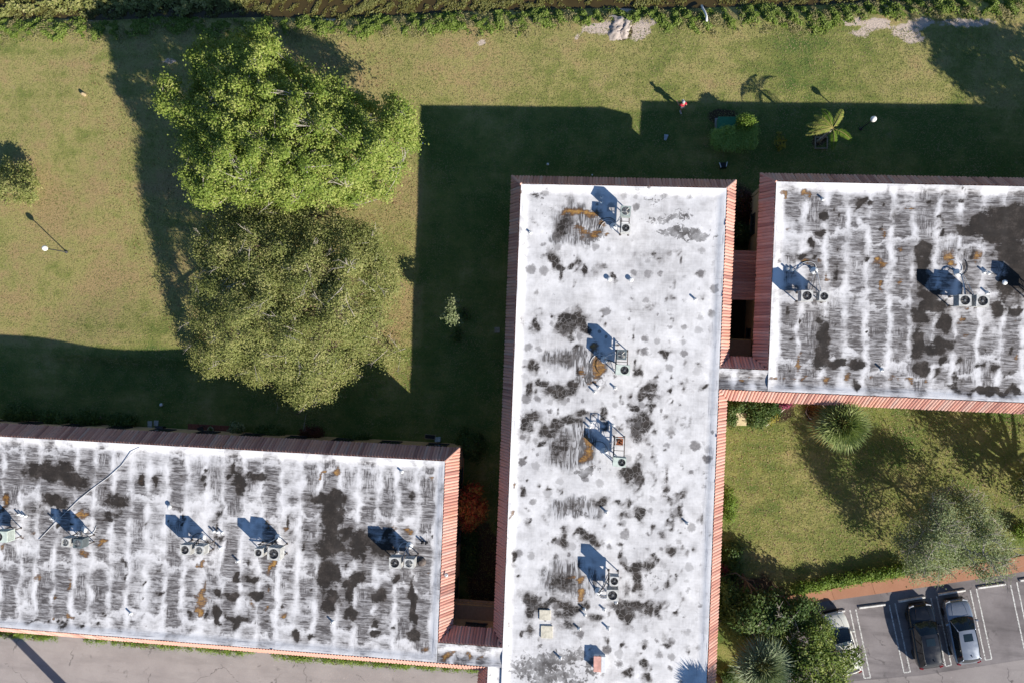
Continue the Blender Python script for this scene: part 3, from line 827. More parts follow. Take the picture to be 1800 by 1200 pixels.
def tile_column(t0, t1):
    """one column of overlapping barrel tiles; x across, y down the slope, z out"""
    key = (round(t0, 2), round(t1, 2))
    if key in _tile_cache: return _tile_cache[key]
    mb = MB()
    hw = TW * 0.5
    prof = [(-hw, 0.012), (-hw * .52, 0.058), (0, 0.078), (hw * .52, 0.058), (hw, 0.012)]
    rows = 4
    V = []; F = []
    r0 = int(t0 * rows + 1e-6); r1 = int(math.ceil(t1 * rows - 1e-6))
    for r in range(r0, r1):
        a = max(t0, r / rows) * ML; b = min(t1, (r + 1) / rows) * ML + (0.03 if r == rows - 1 else 0.0)
        if b - a < 0.01: continue
        o = len(V)
        for (yy, lift) in ((a, 0.0), (b, 0.018)):
            for (x, z) in prof: V.append((x, yy, z + lift))
        for i in range(4): F.append((o + i + 1, o + i, o + 5 + i, o + 6 + i))
        # open lower end of the barrel
        o2 = len(V)
        V += [(-hw, b, 0.0), (hw, b, 0.0)]
        F.append((o + 5, o2, o2 + 1, o + 9, o + 8, o + 7, o + 6))
    me = rawmesh('roof_tile', V, F, M_TILE)
    _tile_cache[key] = me
    return me


TILE_COUNT = {}


def skirt(bld, a, b, out, ends, limit=300):
    """tile skirt below the roof edge a->b (2D), out: outward direction, ends: (hip|valley|open) at a and b"""
    a = Vector((*a, 0)); b = Vector((*b, 0)); out = Vector((*out, 0))
    al = (b - a); Lh = al.length; al.normalize()
    slope = (out * MW + Vector((0, 0, -MD))).normalized()
    nrm = (out * MD + Vector((0, 0, MW))).normalized()
    ax = slope.cross(nrm)
    ea = {'hip': -MW, 'valley': MW, 'open': 0}[ends[0]]
    eb = {'hip': MW, 'valley': -MW, 'open': 0}[ends[1]]
    top = Vector((0, 0, ROOF_Z - 0.03)); low = Vector((0, 0, EAVE_Z - 0.03))
    mb = MB()
    p0 = a + top; p1 = b + top; p2 = b + al * eb + out * MW + low; p3 = a + al * ea + out * MW + low
    q2 = p2 - out * (MW + 0.05); q3 = p3 - out * (MW + 0.05)
    mb.add([p0, p1, p2, p3], [(0, 1, 2, 3)])
    band = mb.build('tile_skirt', M_UNDER, bld)
    mb = MB()
    z0 = Vector((0, 0, -0.14))
    mb.add([p3, p2, p2 + z0, p3 + z0, q3 + z0, q2 + z0], [(0, 1, 2, 3), (3, 2, 5, 4)])
    mb.build('eave_board', M_SOFFIT, bld)
    s0 = min(0, ea) if ends[0] == 'hip' else 0
    s1 = Lh + (eb if ends[1] == 'hip' else 0)
    n = max(1, int(round((s1 - s0) / TW)))
    rest = MB()
    for i in range(n):
        s = s0 + (i + 0.5) * (s1 - s0) / n
        t0, t1 = 0.0, 1.0
        for end, dd in ((ends[0], s), (ends[1], Lh - s)):
            if end == 'hip' and dd < 0: t0 = max(t0, -dd / MW)
            if end == 'valley' and dd < MW: t1 = min(t1, dd / MW)
        if t1 - t0 < 0.06: continue
        t0 = round(t0 * 20) / 20; t1 = round(t1 * 20) / 20
        if t1 - t0 < 0.05: continue
        o0 = a + al * s + Vector((0, 0, ROOF_Z - 0.02))
        jl = random.uniform(-0.02, 0.02) - (0.05 if random.random() < .03 else 0); tw = random.uniform(-0.018, 0.018)
        M = Matrix(((ax.x, slope.x, nrm.x, o0.x), (ax.y, slope.y, nrm.y, o0.y), (ax.z, slope.z, nrm.z, o0.z), (0, 0, 0, 1)))
        M = M @ Matrix.Translation((0, jl, 0)) @ Matrix.Rotation(tw, 4, 'Z')
        me = tile_column(t0, t1)
        mid = M @ Vector((0, ML / 2, 0))
        pxx, pyy = to_px(np.array([mid.x]), np.array([mid.y]), np.array([mid.z]))
        seen = -15 < pxx[0] < 1815 and -15 < pyy[0] < 1215
        if seen and TILE_COUNT.get(bld.name, 0) < limit:
            TILE_COUNT[bld.name] = TILE_COUNT.get(bld.name, 0) + 1
            o = link('roof_tile', me, band)
            o.matrix_world = M
        else:
            rest.add([M @ v.co for v in me.vertices], [tuple(p.vertices) for p in me.polygons])
    if rest.v:
        tag(rest.build('roof_tile_run', M_TILE, band), kind='stuff')
    # ridge caps along hips
    for end, pt, sg in ((ends[0], a, -1), (ends[1], b, 1)):
        if end == 'hip' and abs(out.y) > 0.5:
            e = pt + al * (sg * MW) + out * MW
            h = MB()
            A = pt + Vector((0, 0, ROOF_Z + 0.02)); B = e + Vector((0, 0, EAVE_Z + 0.03))
            for q in range(5):
                c0 = A.lerp(B, q / 5.0); c1 = A.lerp(B, (q + 1.12) / 5.0)
                h.tube([c0, c1], [0.075, 0.10], 7)
            h.build('hip_cap', M_TILE, bld)
    return band


WIN = 0.34     # wall plane stands this far outside the roof edge line


def wall_run(bld, a, b, out, name='wall'):
    """wall below the skirt with two storeys of windows"""
    a = Vector((*a, 0)); b = Vector((*b, 0)); out = Vector((*out, 0))
    al = (b - a).normalized(); L = (b - a).length
    mb = MB()
    c = (a + b) / 2 + out * (WIN - 0.12)
    rz = math.atan2(al.y, al.x)
    mb.box((c.x, c.y, (EAVE_Z - 0.12) / 2 - 0.05), (L, 0.24, EAVE_Z - 0.02), rz)
    w = mb.build(name, M_STUCCO, bld)
    nwin = int(L // 3.4)
    for i in range(nwin):
        s = (i + 0.5) * L / nwin
        for zc in (1.55, 4.05):
            p = a + al * s + out * (WIN + 0.02)
            win = wf_mesh()
            o = link('window', win[0], w)
            o.location = (p.x, p.y, zc); o.rotation_euler = (0, 0, math.atan2(out.y, out.x) + math.pi / 2)
            g = link('pane', win[1], o)
    return w


_wf = []


def wf_mesh():
    if not _wf:
        m = MB()
        m.box((0, 0, 0.58), (1.5, 0.09, 0.08)); m.box((0, 0, -0.58), (1.6, 0.14, 0.08))
        m.box((-0.72, 0, 0), (0.07, 0.09, 1.08)); m.box((0.72, 0, 0), (0.07, 0.09, 1.08)); m.box((0, 0, 0), (0.05, 0.07, 1.08))
        g = MB().box((0, 0.0, 0), (1.37, 0.03, 1.08))
        _wf.append(m.mesh('window', M_FRAME)); _wf.append(g.mesh('pane', M_GLASSD))
    return _wf


# ---- centre building
bC = empty('apartment_building', (0, 0, 0), 0, 'long central flat-roofed apartment block running top to bottom with spotted white roof', 'building', 'attached apartment blocks')
roof_sheet('roof', -4.8, 8.75, -24.3, 10.4, M_ROOF_C, bC, 'nwe', dict(dark=DARK_C, rust=RUST_C, fan=FAN_C, worm=WORM_C, grey=GREY_C), 0.17)
roof_sheet('roof', -5.75, -4.803, -24.3, -22.2, M_ROOF_C, bC, 'w', dict(rust=RUST_C), 0.1)
skirt(bC, (-4.8, 10.4), (8.75, 10.4), (0, 1), ('hip', 'hip'))
skirt(bC, (8.75, 10.4), (8.75, -1.4), (1, 0), ('hip', 'valley'))
skirt(bC, (8.75, -2.75), (8.75, -24.3), (1, 0), ('valley', 'hip'))
skirt(bC, (-5.75, -24.3), (8.75, -24.3), (0, -1), ('hip', 'hip'))
wall_run(bC, (-6.05, -24.3), (9.05, -24.3), (0, -1))
skirt(bC, (-4.8, 10.4), (-4.8, -20.85), (-1, 0), ('hip', 'valley'))
skirt(bC, (-5.75, -22.2), (-5.75, -24.3), (-1, 0), ('valley', 'hip'))
wall_run(bC, (-5.1, 10.4), (9.05, 10.4), (0, 1))
wall_run(bC, (8.75, 10.4), (8.75, -1.4), (1, 0))
wall_run(bC, (8.75, -2.75), (8.75, -24.3), (1, 0))
wall_run(bC, (-4.8, 10.4), (-4.8, -20.85), (-1, 0))
wall_run(bC, (-5.75, -22.2), (-5.75, -24.3), (-1, 0))

# ---- east building and its link
bE = empty('apartment_building', (0, 0, 0), 0, 'right-hand flat-roofed apartment block above the lawn with palms and parked cars', 'building', 'attached apartment blocks')
roof_sheet('roof', 11.9, 40, -2.75, 10.9, M_ROOF_W, bE, 'nws', dict(dark=DARK_E, rust=RUST_E, grey=GREY_E), 0.39)
roof_sheet('roof', 8.755, 11.897, -2.75, -1.4, M_ROOF_W, bE, 'ns', dict(rust=RUST_E, grey=[(1310, 668, 60, 30, .6)]), 0.40)
skirt(bE, (11.9, 10.9), (40, 10.9), (0, 1), ('hip', 'open'))
skirt(bE, (11.9, 10.9), (11.9, -1.4), (-1, 0), ('hip', 'valley'))
skirt(bE, (8.75, -2.75), (40, -2.75), (0, -1), ('valley', 'open'))
skirt(bE, (8.75, -1.4), (11.9, -1.4), (0, 1), ('valley', 'valley'))
wall_run(bE, (11.6, 10.9), (40, 10.9), (0, 1))
wall_run(bE, (11.9, 10.9), (11.9, -1.4), (-1, 0))
wall_run(bE, (9.1, -2.75), (40, -2.75), (0, -1))
wall_run(bE, (9.1, -1.4), (11.55, -1.4), (0, 1))
# lower tiled roof over the passage between the blocks
pa = P1(1286, 440, 3.2); pb = P1(1331, 528, 3.2)
py0, py1 = pb.y, pa.y
mb = MB().add([(9.1, py0, 3.35), (11.56, py0, 3.15), (11.56, py1, 3.15), (9.1, py1, 3.35), (9.1, py0, 3.2), (11.56, py0, 3.0), (11.56, py1, 3.0), (9.1, py1, 3.2)],
              [(0, 1, 2, 3), (7, 6, 5, 4), (0, 4, 5, 1), (3, 2, 6, 7)])
porch = mb.build('porch_roof', M_UNDER, bE)
npt = int((py1 - py0) / TW)
pm = MB()
hw = TW / 2
for (x, z) in ((9.1, 3.35), (11.56, 3.15)):
    for (yy, zz) in [(-hw, 0.01), (-hw * .5, 0.055), (0, 0.075), (hw * .5, 0.055), (hw, 0.01)]:
        pm.v.append((x - 9.1, yy, z - 3.35 + zz))
pm.f = [(i, i + 1, i + 6, i + 5)[::-1] for i in range(4)]
ptm = pm.mesh('roof_tile', M_TILE)
for i in range(npt):
    link('roof_tile', ptm, porch, (9.1, py0 + (i + .5) * (py1 - py0) / npt, 3.352))
for yy in (py0 + 0.15, py1 - 0.15):
    MB().box((10.3, yy, 1.5), (0.2, 0.2, 3.0)).build('porch_post', M_STUCCO, bE)

# ---- west building and its link
bW = empty('apartment_building', (0, 0, 0), 0, 'left-hand flat-roofed apartment block beside the pale service road', 'building', 'attached apartment blocks')
roof_sheet('roof', -52, -9.25, -22.2, -8.5, M_ROOF_W, bW, 'nse', dict(dark=DARK_W, rust=RUST_W, grey=GREY_W), 0.39)
roof_sheet('roof', -9.247, -4.803, -22.2, -20.85, M_ROOF_W, bW, 'ns', dict(rust=RUST_W, grey=[(820, 1150, 70, 30, .6)]), 0.40)
skirt(bW, (-52, -8.5), (-9.25, -8.5), (0, 1), ('open', 'hip'))
skirt(bW, (-9.25, -8.5), (-9.25, -20.85), (1, 0), ('hip', 'valley'))
skirt(bW, (-9.25, -20.85), (-4.8, -20.85), (0, 1), ('valley', 'valley'))
skirt(bW, (-52, -22.2), (-5.75, -22.2), (0, -1), ('open', 'valley'))
wall_run(bW, (-52, -8.5), (-8.95, -8.5), (0, 1))
wall_run(bW, (-9.25, -8.5), (-9.25, -20.85), (1, 0))
wall_run(bW, (-52, -22.2), (-6.1, -22.2), (0, -1))
wall_run(bW, (-8.9, -20.85), (-5.15, -20.85), (0, 1))

# ------------------------------------------------------------------ vegetation
M_BARK = plain('brown_bark', (0.16, 0.115, 0.08), 0.9, var=0.4, scale=5, bump=0.5)
M_BARKP = plain('pale_grey_bark', (0.40, 0.36, 0.31), 0.9, var=0.3, scale=5, bump=0.4)
L_BRIGHT = leafmat('leaf_bright_green', (0.10, 0.165, 0.025), (0.235, 0.31, 0.055), (0.44, 0.47, 0.14))
L_OLIVE = leafmat('leaf_olive_green', (0.13, 0.16, 0.042), (0.24, 0.265, 0.080), (0.40, 0.375, 0.155))
L_GREY = leafmat('leaf_grey_green', (0.115, 0.16, 0.065), (0.215, 0.265, 0.12), (0.35, 0.375, 0.22))
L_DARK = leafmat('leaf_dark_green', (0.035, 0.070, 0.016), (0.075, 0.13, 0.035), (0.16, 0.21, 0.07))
L_HEDGE = leafmat('leaf_hedge_green', (0.07, 0.12, 0.02), (0.14, 0.20, 0.04), (0.27, 0.31, 0.08))
L_VINE = leafmat('leaf_vine_green', (0.07, 0.13, 0.015), (0.15, 0.24, 0.03), (0.26, 0.34, 0.07))
L_RED = leafmat('leaf_croton_red', (0.22, 0.040, 0.024), (0.52, 0.085, 0.035), (0.55, 0.32, 0.08), 0.2)
L_YEL = leafmat('leaf_croton_yellow', (0.10, 0.14, 0.02), (0.30, 0.26, 0.04), (0.45, 0.38, 0.06), 0.2)
L_WEED = leafmat('leaf_water_weed', (0.060, 0.048, 0.014), (0.115, 0.110, 0.030), (0.17, 0.185, 0.060), 0.1)
L_DRYF = leafmat('palm_dry_frond', (0.20, 0.12, 0.04), (0.36, 0.24, 0.08), (0.45, 0.36, 0.14), 0.2)
L_FAN = leafmat('palm_fan_green', (0.13, 0.19, 0.055), (0.24, 0.31, 0.10), (0.42, 0.46, 0.22), 0.2, 0.4)
L_FANB = leafmat('palm_fan_blue_green', (0.13, 0.185, 0.10), (0.25, 0.31, 0.18), (0.46, 0.51, 0.34), 0.2, 0.4)


def inpoly(x, y, poly):
    c = np.zeros(len(x), bool)
    j = len(poly) - 1
    for i in range(len(poly)):
        xi, yi = poly[i]; xj, yj = poly[j]
        t = ((yi > y) != (yj > y)) & (x < (xj - xi) * (y - yi) / (yj - yi + 1e-9) + xi)
        c ^= t
        j = i
    return c


def polydist(x, y, poly):
    d = np.full(len(x), 1e9)
    j = len(poly) - 1
    for i in range(len(poly)):
        ax, ay = poly[j]; bx, by = poly[i]
        vx, vy = bx - ax, by - ay
        t = np.clip(((x - ax) * vx + (y - ay) * vy) / (vx * vx + vy * vy + 1e-9), 0, 1)
        d = np.minimum(d, np.hypot(x - ax - t * vx, y - ay - t * vy))
        j = i
    return d


def ellpoly(cx, cy, rx, ry, seed=0, wob=0.16, n=22):
    r = np.random.default_rng(seed)
    f = 1 + wob * r.normal(0, 0.7, n)
    return [(cx + rx * f[i] * math.cos(2 * math.pi * i / n), cy + ry * f[i] * math.sin(2 * math.pi * i / n)) for i in range(n)]


def clumps(poly, zlow, ztop, rim, n, seed, gap=None, lump=0.6, depth=0.6, gapscale=3.0, gz=False, inset=0.0, zfun=None, lscale=2.6):
    """clump centres through the upper part of a crown whose outline is given on the photograph"""
    r = np.random.default_rng(seed)
    xs_ = [p[0] for p in poly]; ys_ = [p[1] for p in poly]
    out = []
    fn = fnoise(seed + 1, lscale); fg = fnoise(seed + 2, gapscale)
    tot = 0
    while tot < n:
        m = 4 * n
        x = r.uniform(min(xs_), max(xs_), m); y = r.uniform(min(ys_), max(ys_), m)
        k_ = inpoly(x, y, poly); x = x[k_]; y = y[k_]
        d = polydist(x, y, poly)
        if inset: kq = d > inset * r.uniform(.5, 1.3, len(d)); x = x[kq]; y = y[kq]; d = d[kq] - inset
        s = np.clip(d / rim, 0, 1)
        zl = zlow if zfun is None else zfun(x, y)
        z = zl + (ztop - zl) * np.sin(s * np.pi / 2) ** 0.8
        w = P(x, y, z)
        z = z + lump * fn(w[:, 0], w[:, 1]) * np.clip(s * 1.5, 0.2, 1) - np.abs(r.normal(0, depth, len(x)))
        z = np.maximum(z, zl * 0.75)
        w = P(x, y, z)
        if gap is not None:
            kk = fg(w[:, 0], w[:, 1]) + 0.35 * r.normal(0, 1, len(x)) > gap
            w = w[kk]
        out.append(w); tot += len(w)
    w = np.concatenate(out)[:n]
    if gz: w[:, 2] += ground_z(w[:, 0], w[:, 1])
    return w


def foliage(C, per, rc, size, seed, flat=0.6, aspect=0.55, up=0.9, tone=0.22, droop=0.0):
    r = np.random.default_rng(seed)
    N = len(C)
    off = r.normal(0, 1, (N * per, 3)) * np.array([1, 1, flat]) * rc * 0.6
    L = np.repeat(C, per, axis=0) + off
    outv = unit(off + 1e-6) * 0.7 + np.array([0, 0, up])
    base = np.repeat(r.normal(0.5, tone, N), per)
    return leaves(L, outv, size, aspect, 1.0, droop, base + r.normal(0, 0.16, N * per), r)


def limbs(base, top_z, C, nmain, r0, seed, twigs=True, nside=6, lean=(0, 0)):
    """trunk, main limbs reaching into the crown and a twig to every third clump"""
    rr = random.Random(seed)
    mb = MB()
    b = Vector(base); fork = b + Vector((lean[0], lean[1], top_z))
    mb.tube([b - Vector((0, 0, .25)), b + Vector((0, 0, .15)), b.lerp(fork, .5) + Vector((rr.uniform(-.1, .1), rr.uniform(-.1, .1), 0)), fork], [r0 * 1.45, r0 * 1.05, r0 * .9, r0 * .8], 10)
    idx = list(range(len(C)))
    # spread the limb ends by farthest point picking
    pick = [rr.choice(idx)]
    dm = np.linalg.norm(C - C[pick[0]], axis=1)
    for _ in range(nmain - 1):
        i = int(np.argmax(dm)); pick.append(i)
        dm = np.minimum(dm, np.linalg.norm(C - C[i], axis=1))
    nodes = []
    for i in pick:
        e = Vector(C[i]); e.z -= 0.35
        h = (e - fork)
        m1 = fork + h * 0.35 + Vector((rr.uniform(-.5, .5), rr.uniform(-.5, .5), 0.10 * h.length))
        m2 = fork + h * 0.70 + Vector((rr.uniform(-.6, .6), rr.uniform(-.6, .6), 0.08 * h.length))
        mb.tube([fork - Vector((0, 0, 0.15)), m1, m2, e], [r0 * .5, r0 * .36, r0 * .22, 0.03], nside, False)
        nodes += [m1, m2, e, m1.lerp(m2, .5), m2.lerp(e, .5)]
    if twigs:
        NA = np.array([tuple(n_) for n_ in nodes])
        for i in range(0, len(C), 3):
            c = C[i]
            j = int(np.argmin(np.linalg.norm(NA - c, axis=1) + np.maximum(0, NA[:, 2] - c[2]) * 2))
            a = Vector(NA[j]); e = Vector(c)
            m = a.lerp(e, .5) + Vector((rr.uniform(-.2, .2), rr.uniform(-.2, .2), rr.uniform(-.1, .25)))
            mb.tube([a, m, e], [0.035, 0.024, 0.010], 4, False)
    return mb


def bare_twigs(C, n, seed, L=1.2, rad=0.016, parts=5):
    rr = random.Random(seed); mb = MB()
    for _ in range(n):
        p = Vector(C[rr.randrange(len(C))]) + Vector((0, 0, 0.1))
        d = Vector((rr.uniform(-1, 1), rr.uniform(-1, 1), rr.uniform(.15, .6))).normalized()
        e = p + d * L * rr.uniform(.6, 1.2)
        mb.tube([p - d * 0.5, p, e], [rad * 1.5, rad * 1.2, rad * .5], 4, False)
        for q in range(parts):
            s = p.lerp(e, rr.uniform(.1, .9))
            f = (d + Vector((rr.uniform(-1, 1), rr.uniform(-1, 1), rr.uniform(-.2, .6))) * .8).normalized() * L * rr.uniform(.25, .6)
            mb.tube([s, s + f], [rad * .8, rad * .3], 3, False)
    return mb


def put_tree(name, label, cat, base, crown_parts, trunk_mb, bark, group=None, crown_name='crown', trunk_name='trunk', extra=None):
    t = empty(name, base, 0, label, cat, group)
    inv = -Vector(base)
    if trunk_mb is not None:
        o = trunk_mb.build(trunk_name, bark, t, True); o.location = inv
    for (V, rnd, mat) in crown_parts:
        o = link(crown_name, quads_mesh(crown_name, V, rnd, mat), t); o.location = inv
    if extra:
        for (mb, nm, mt) in extra:
            o = mb.build(nm, mt, t); o.location = inv
            tag(o, kind='stuff')
    return t


def cat2(*prs):
    return np.concatenate([p[0] for p in prs]), np.concatenate([p[1] for p in prs])


# ---- the two big trees on the lawn
T1 = [(320, 92), (345, 72), (355, 50), (372, 72), (398, 58), (425, 48), (440, 40), (478, 38), (486, 55), (500, 66), (502, 92), (520, 108), (545, 98), (560, 118), (590, 130), (612, 150), (640, 168), (668, 178), (684, 152), (705, 170), (722, 178), (736, 215),
      (742, 250), (730, 275), (718, 296), (702, 320), (698, 345), (676, 362), (650, 352), (628, 372), (600, 365), (570, 380), (540, 372), (500, 385), (470, 365), (430, 372), (400, 362), (368, 368), (345, 366), (330, 345), (318, 318), (296, 308), (322, 285), (306, 258),
      (320, 236), (304, 222), (302, 206), (274, 202), (266, 155), (285, 128), (312, 142), (322, 168), (336, 150), (330, 128), (318, 112)]
b1 = P1(545, 262)
C1 = clumps(T1, 5.4, 11.0, 90, 1900, 21, gap=-0.30, lump=0.70, depth=0.6, gapscale=1.5, inset=8, lscale=1.7, zfun=lambda x, y: np.interp(x, [270, 400, 560, 740], [8.2, 7.2, 6.0, 4.8]))
f1 = foliage(C1, 58, 0.36, 0.15, 22, 0.6, 0.60, 0.75, 0.22)
f1b = foliage(clumps(T1, 4.4, 9.6, 100, 700, 23, lump=0.4, inset=12, zfun=lambda x, y: np.interp(x, [270, 400, 560, 740], [7.2, 6.2, 5.0, 4.0])), 30, 0.7, 0.17, 24, 0.5, 0.62)
put_tree('broadleaf_tree', 'big bright green tree, the upper of the two large trees on the lawn', 'tree', b1, [(*cat2(f1, f1b, foliage(clumps(ellpoly(368, 338, 34, 30, 5), 5.4, 7.4, 24, 120, 27, inset=4), 34, .5, .16, 28)), L_BRIGHT)],
         limbs(b1, 2.6, C1, 26, 0.36, 3), M_BARKP, 'large lawn trees')
T2 = [(338, 412), (352, 385), (385, 372), (420, 362), (455, 352), (500, 368), (545, 366), (600, 376), (640, 388), (662, 400), (684, 425), (700, 462), (716, 498), (708, 540), (706, 590), (716, 625), (700, 655), (680, 650), (655, 640), (640, 648), (625, 672), (602, 690),
      (598, 712), (575, 726), (560, 722), (545, 736), (516, 741), (500, 722), (480, 716), (478, 696), (450, 690), (428, 684), (425, 672), (395, 668), (378, 672), (350, 677), (345, 652), (330, 640), (330, 618), (318, 608), (335, 590), (316, 566), (330, 548), (336, 520), (330, 500), (342, 470), (332, 440)]
b2 = P1(580, 545)
C2 = clumps(T2, 3.2, 9.0, 110, 2200, 31, gap=-0.95, lump=0.6, depth=0.7, gapscale=2.0, inset=9, zfun=lambda x, y: np.interp(y, [360, 470, 520, 560, 610, 700], [7.0, 6.0, 4.6, 2.9, 1.2, 2.2]))
keep = RNG.uniform(0, 1, len(C2)) < np.clip(1.25 - 0.95 * np.clip((to_px(C2[:, 0], C2[:, 1], C2[:, 2])[0] - 600) / 110, 0, 1), 0, 1)
C2 = C2[keep]
f2 = foliage(C2, 66, 0.50, 0.135, 32, 0.6, 0.5, 0.8, 0.22)
put_tree('broadleaf_tree', 'big olive green tree with bare twigs, lower of the two large lawn trees', 'tree', b2, [(*f2, L_OLIVE)],
         limbs(b2, 2.2, C2, 26, 0.34, 5), M_BARK, 'large lawn trees', extra=[(bare_twigs(C2, 130, 6, 1.0, 0.018), 'bare_twigs', M_BARKP)])


# ---- smaller trees
def small_tree(name, label, poly, base_px, zlow, ztop, rim, n, per, rc, size, leafm, bark, seed, gap=None, trunk_h=1.2, r0=0.12, nmain=10, group=None, twig=0, tone=0.22, aspect=0.55, trunk=True, cat='tree', gz=False):
    b = P1(*base_px)
    if gz: b.z = float(ground_z(b.x, b.y))
    C = clumps(poly, zlow, ztop, rim, n, seed, gap=gap, lump=0.12 * (ztop - zlow), depth=0.12 * (ztop - zlow) + 0.05, gapscale=2.0, gz=gz)
    f = foliage(C, per, rc, size, seed + 1, 0.65, aspect, 0.7, tone)
    tm = limbs(b, trunk_h, C, nmain, r0, seed + 2) if trunk else None
    ex = [(bare_twigs(C, twig, seed + 3, 1.0, 0.017), 'bare_twigs', M_BARKP)] if twig else None
    return put_tree(name, label, cat, b, [(*f, leafm)], tm, bark, group, extra=ex, crown_name='crown' if cat == 'tree' else 'foliage', trunk_name='trunk' if cat == 'tree' else 'stem')


small_tree('small_tree', 'small round grey green tree cut by the left edge of the picture', ellpoly(28, 322, 40, 40, 4), (60, 330), 0.9, 3.0, 30, 170, 34, 0.32, 0.15, L_OLIVE, M_BARK, 41, gap=-0.9, trunk_h=0.8, r0=0.08, nmain=8)
GT = [(1590, 925), (1615, 905), (1622, 880), (1640, 862), (1670, 858), (1700, 866), (1735, 880), (1752, 905), (1765, 930), (1780, 955), (1782, 985), (1772, 1008), (1745, 1022), (1725, 1020), (1715, 1000), (1690, 1005), (1665, 1012), (1640, 1020), (1612, 1022), (1592, 1012), (1600, 990), (1590, 968), (1575, 950)]
small_tree('grey_green_tree', 'grey green tree with bare pale twigs overhanging the terracotta footpath', GT, (1618, 895), 2.2, 5.4, 55, 640, 40, 0.5, 0.13, L_GREY, M_BARKP, 51, gap=-0.8, trunk_h=1.6, r0=0.10, nmain=14, twig=120)
DT = [(1268, 1010), (1290, 1035), (1330, 1040), (1362, 1042), (1385, 1060), (1405, 1052), (1430, 1058), (1436, 1075), (1420, 1095), (1395, 1105), (1370, 1118), (1340, 1125), (1310, 1120), (1285, 1110), (1268, 1085)]
small_tree('dark_green_tree', 'dark green broadleaf tree beside the tile skirt at the end of the footpath', DT, (1305, 1010), 1.8, 4.6, 34, 300, 36, 0.42, 0.22, L_DARK, M_BARK, 61, gap=-0.8, trunk_h=1.4, r0=0.14, nmain=10, twig=12)
OT = [(1395, 1105), (1425, 1085), (1450, 1088), (1462, 1110), (1470, 1138), (1492, 1142), (1522, 1140), (1512, 1160), (1498, 1165), (1490, 1180), (1480, 1172), (1486, 1200), (1500, 1240), (1440, 1260), (1385, 1240), (1372, 1200), (1370, 1160), (1378, 1130)]
small_tree('yellow_green_tree', 'yellowish green tree hanging over the half hidden white car', OT, (1385, 1110), 2.2, 4.6, 40, 430, 36, 0.42, 0.19, L_HEDGE, M_BARK, 71, gap=-0.9, trunk_h=1.6, r0=0.13, nmain=10, twig=24, tone=0.3)
small_tree('leafy_tree', 'tree with red tinged twigs at the right edge of the picture above the footpath', ellpoly(1826, 860, 42, 56, 9), (1800, 850), 1.8, 5.2, 40, 130, 24, 0.45, 0.2, L_OLIVE, M_BARK, 81, gap=-0.2, trunk_h=2.2, r0=0.17, nmain=12, twig=26)
# a tall thinly leaved tree just outside the right edge: its limbs throw the branching shadow
bb = P1(1885, 905)
CB = clumps(ellpoly(1985, 930, 85, 110, 12), 5.0, 9.0, 60, 70, 91, gap=0.0)
put_tree('bare_tree', 'tall sparse tree just beyond the right edge, its limbs shading the yard', 'tree', bb, [(*foliage(CB, 30, .5, .2, 92), L_OLIVE)], limbs(bb, 3.2, CB, 14, 0.3, 93), M_BARK)
bb = P1(2010, 355); bb.z = 0
CB = clumps(ellpoly(2150, 265, 110, 95, 13), 4.5, 9.0, 60, 520, 94, gap=-0.8)
put_tree('broadleaf_tree', 'large tree beyond the right edge shading the sandy bank', 'tree', bb, [(*foliage(CB, 30, .6, .26, 95), L_BRIGHT)], limbs(bb, 3, CB, 16, 0.3, 96), M_BARK)


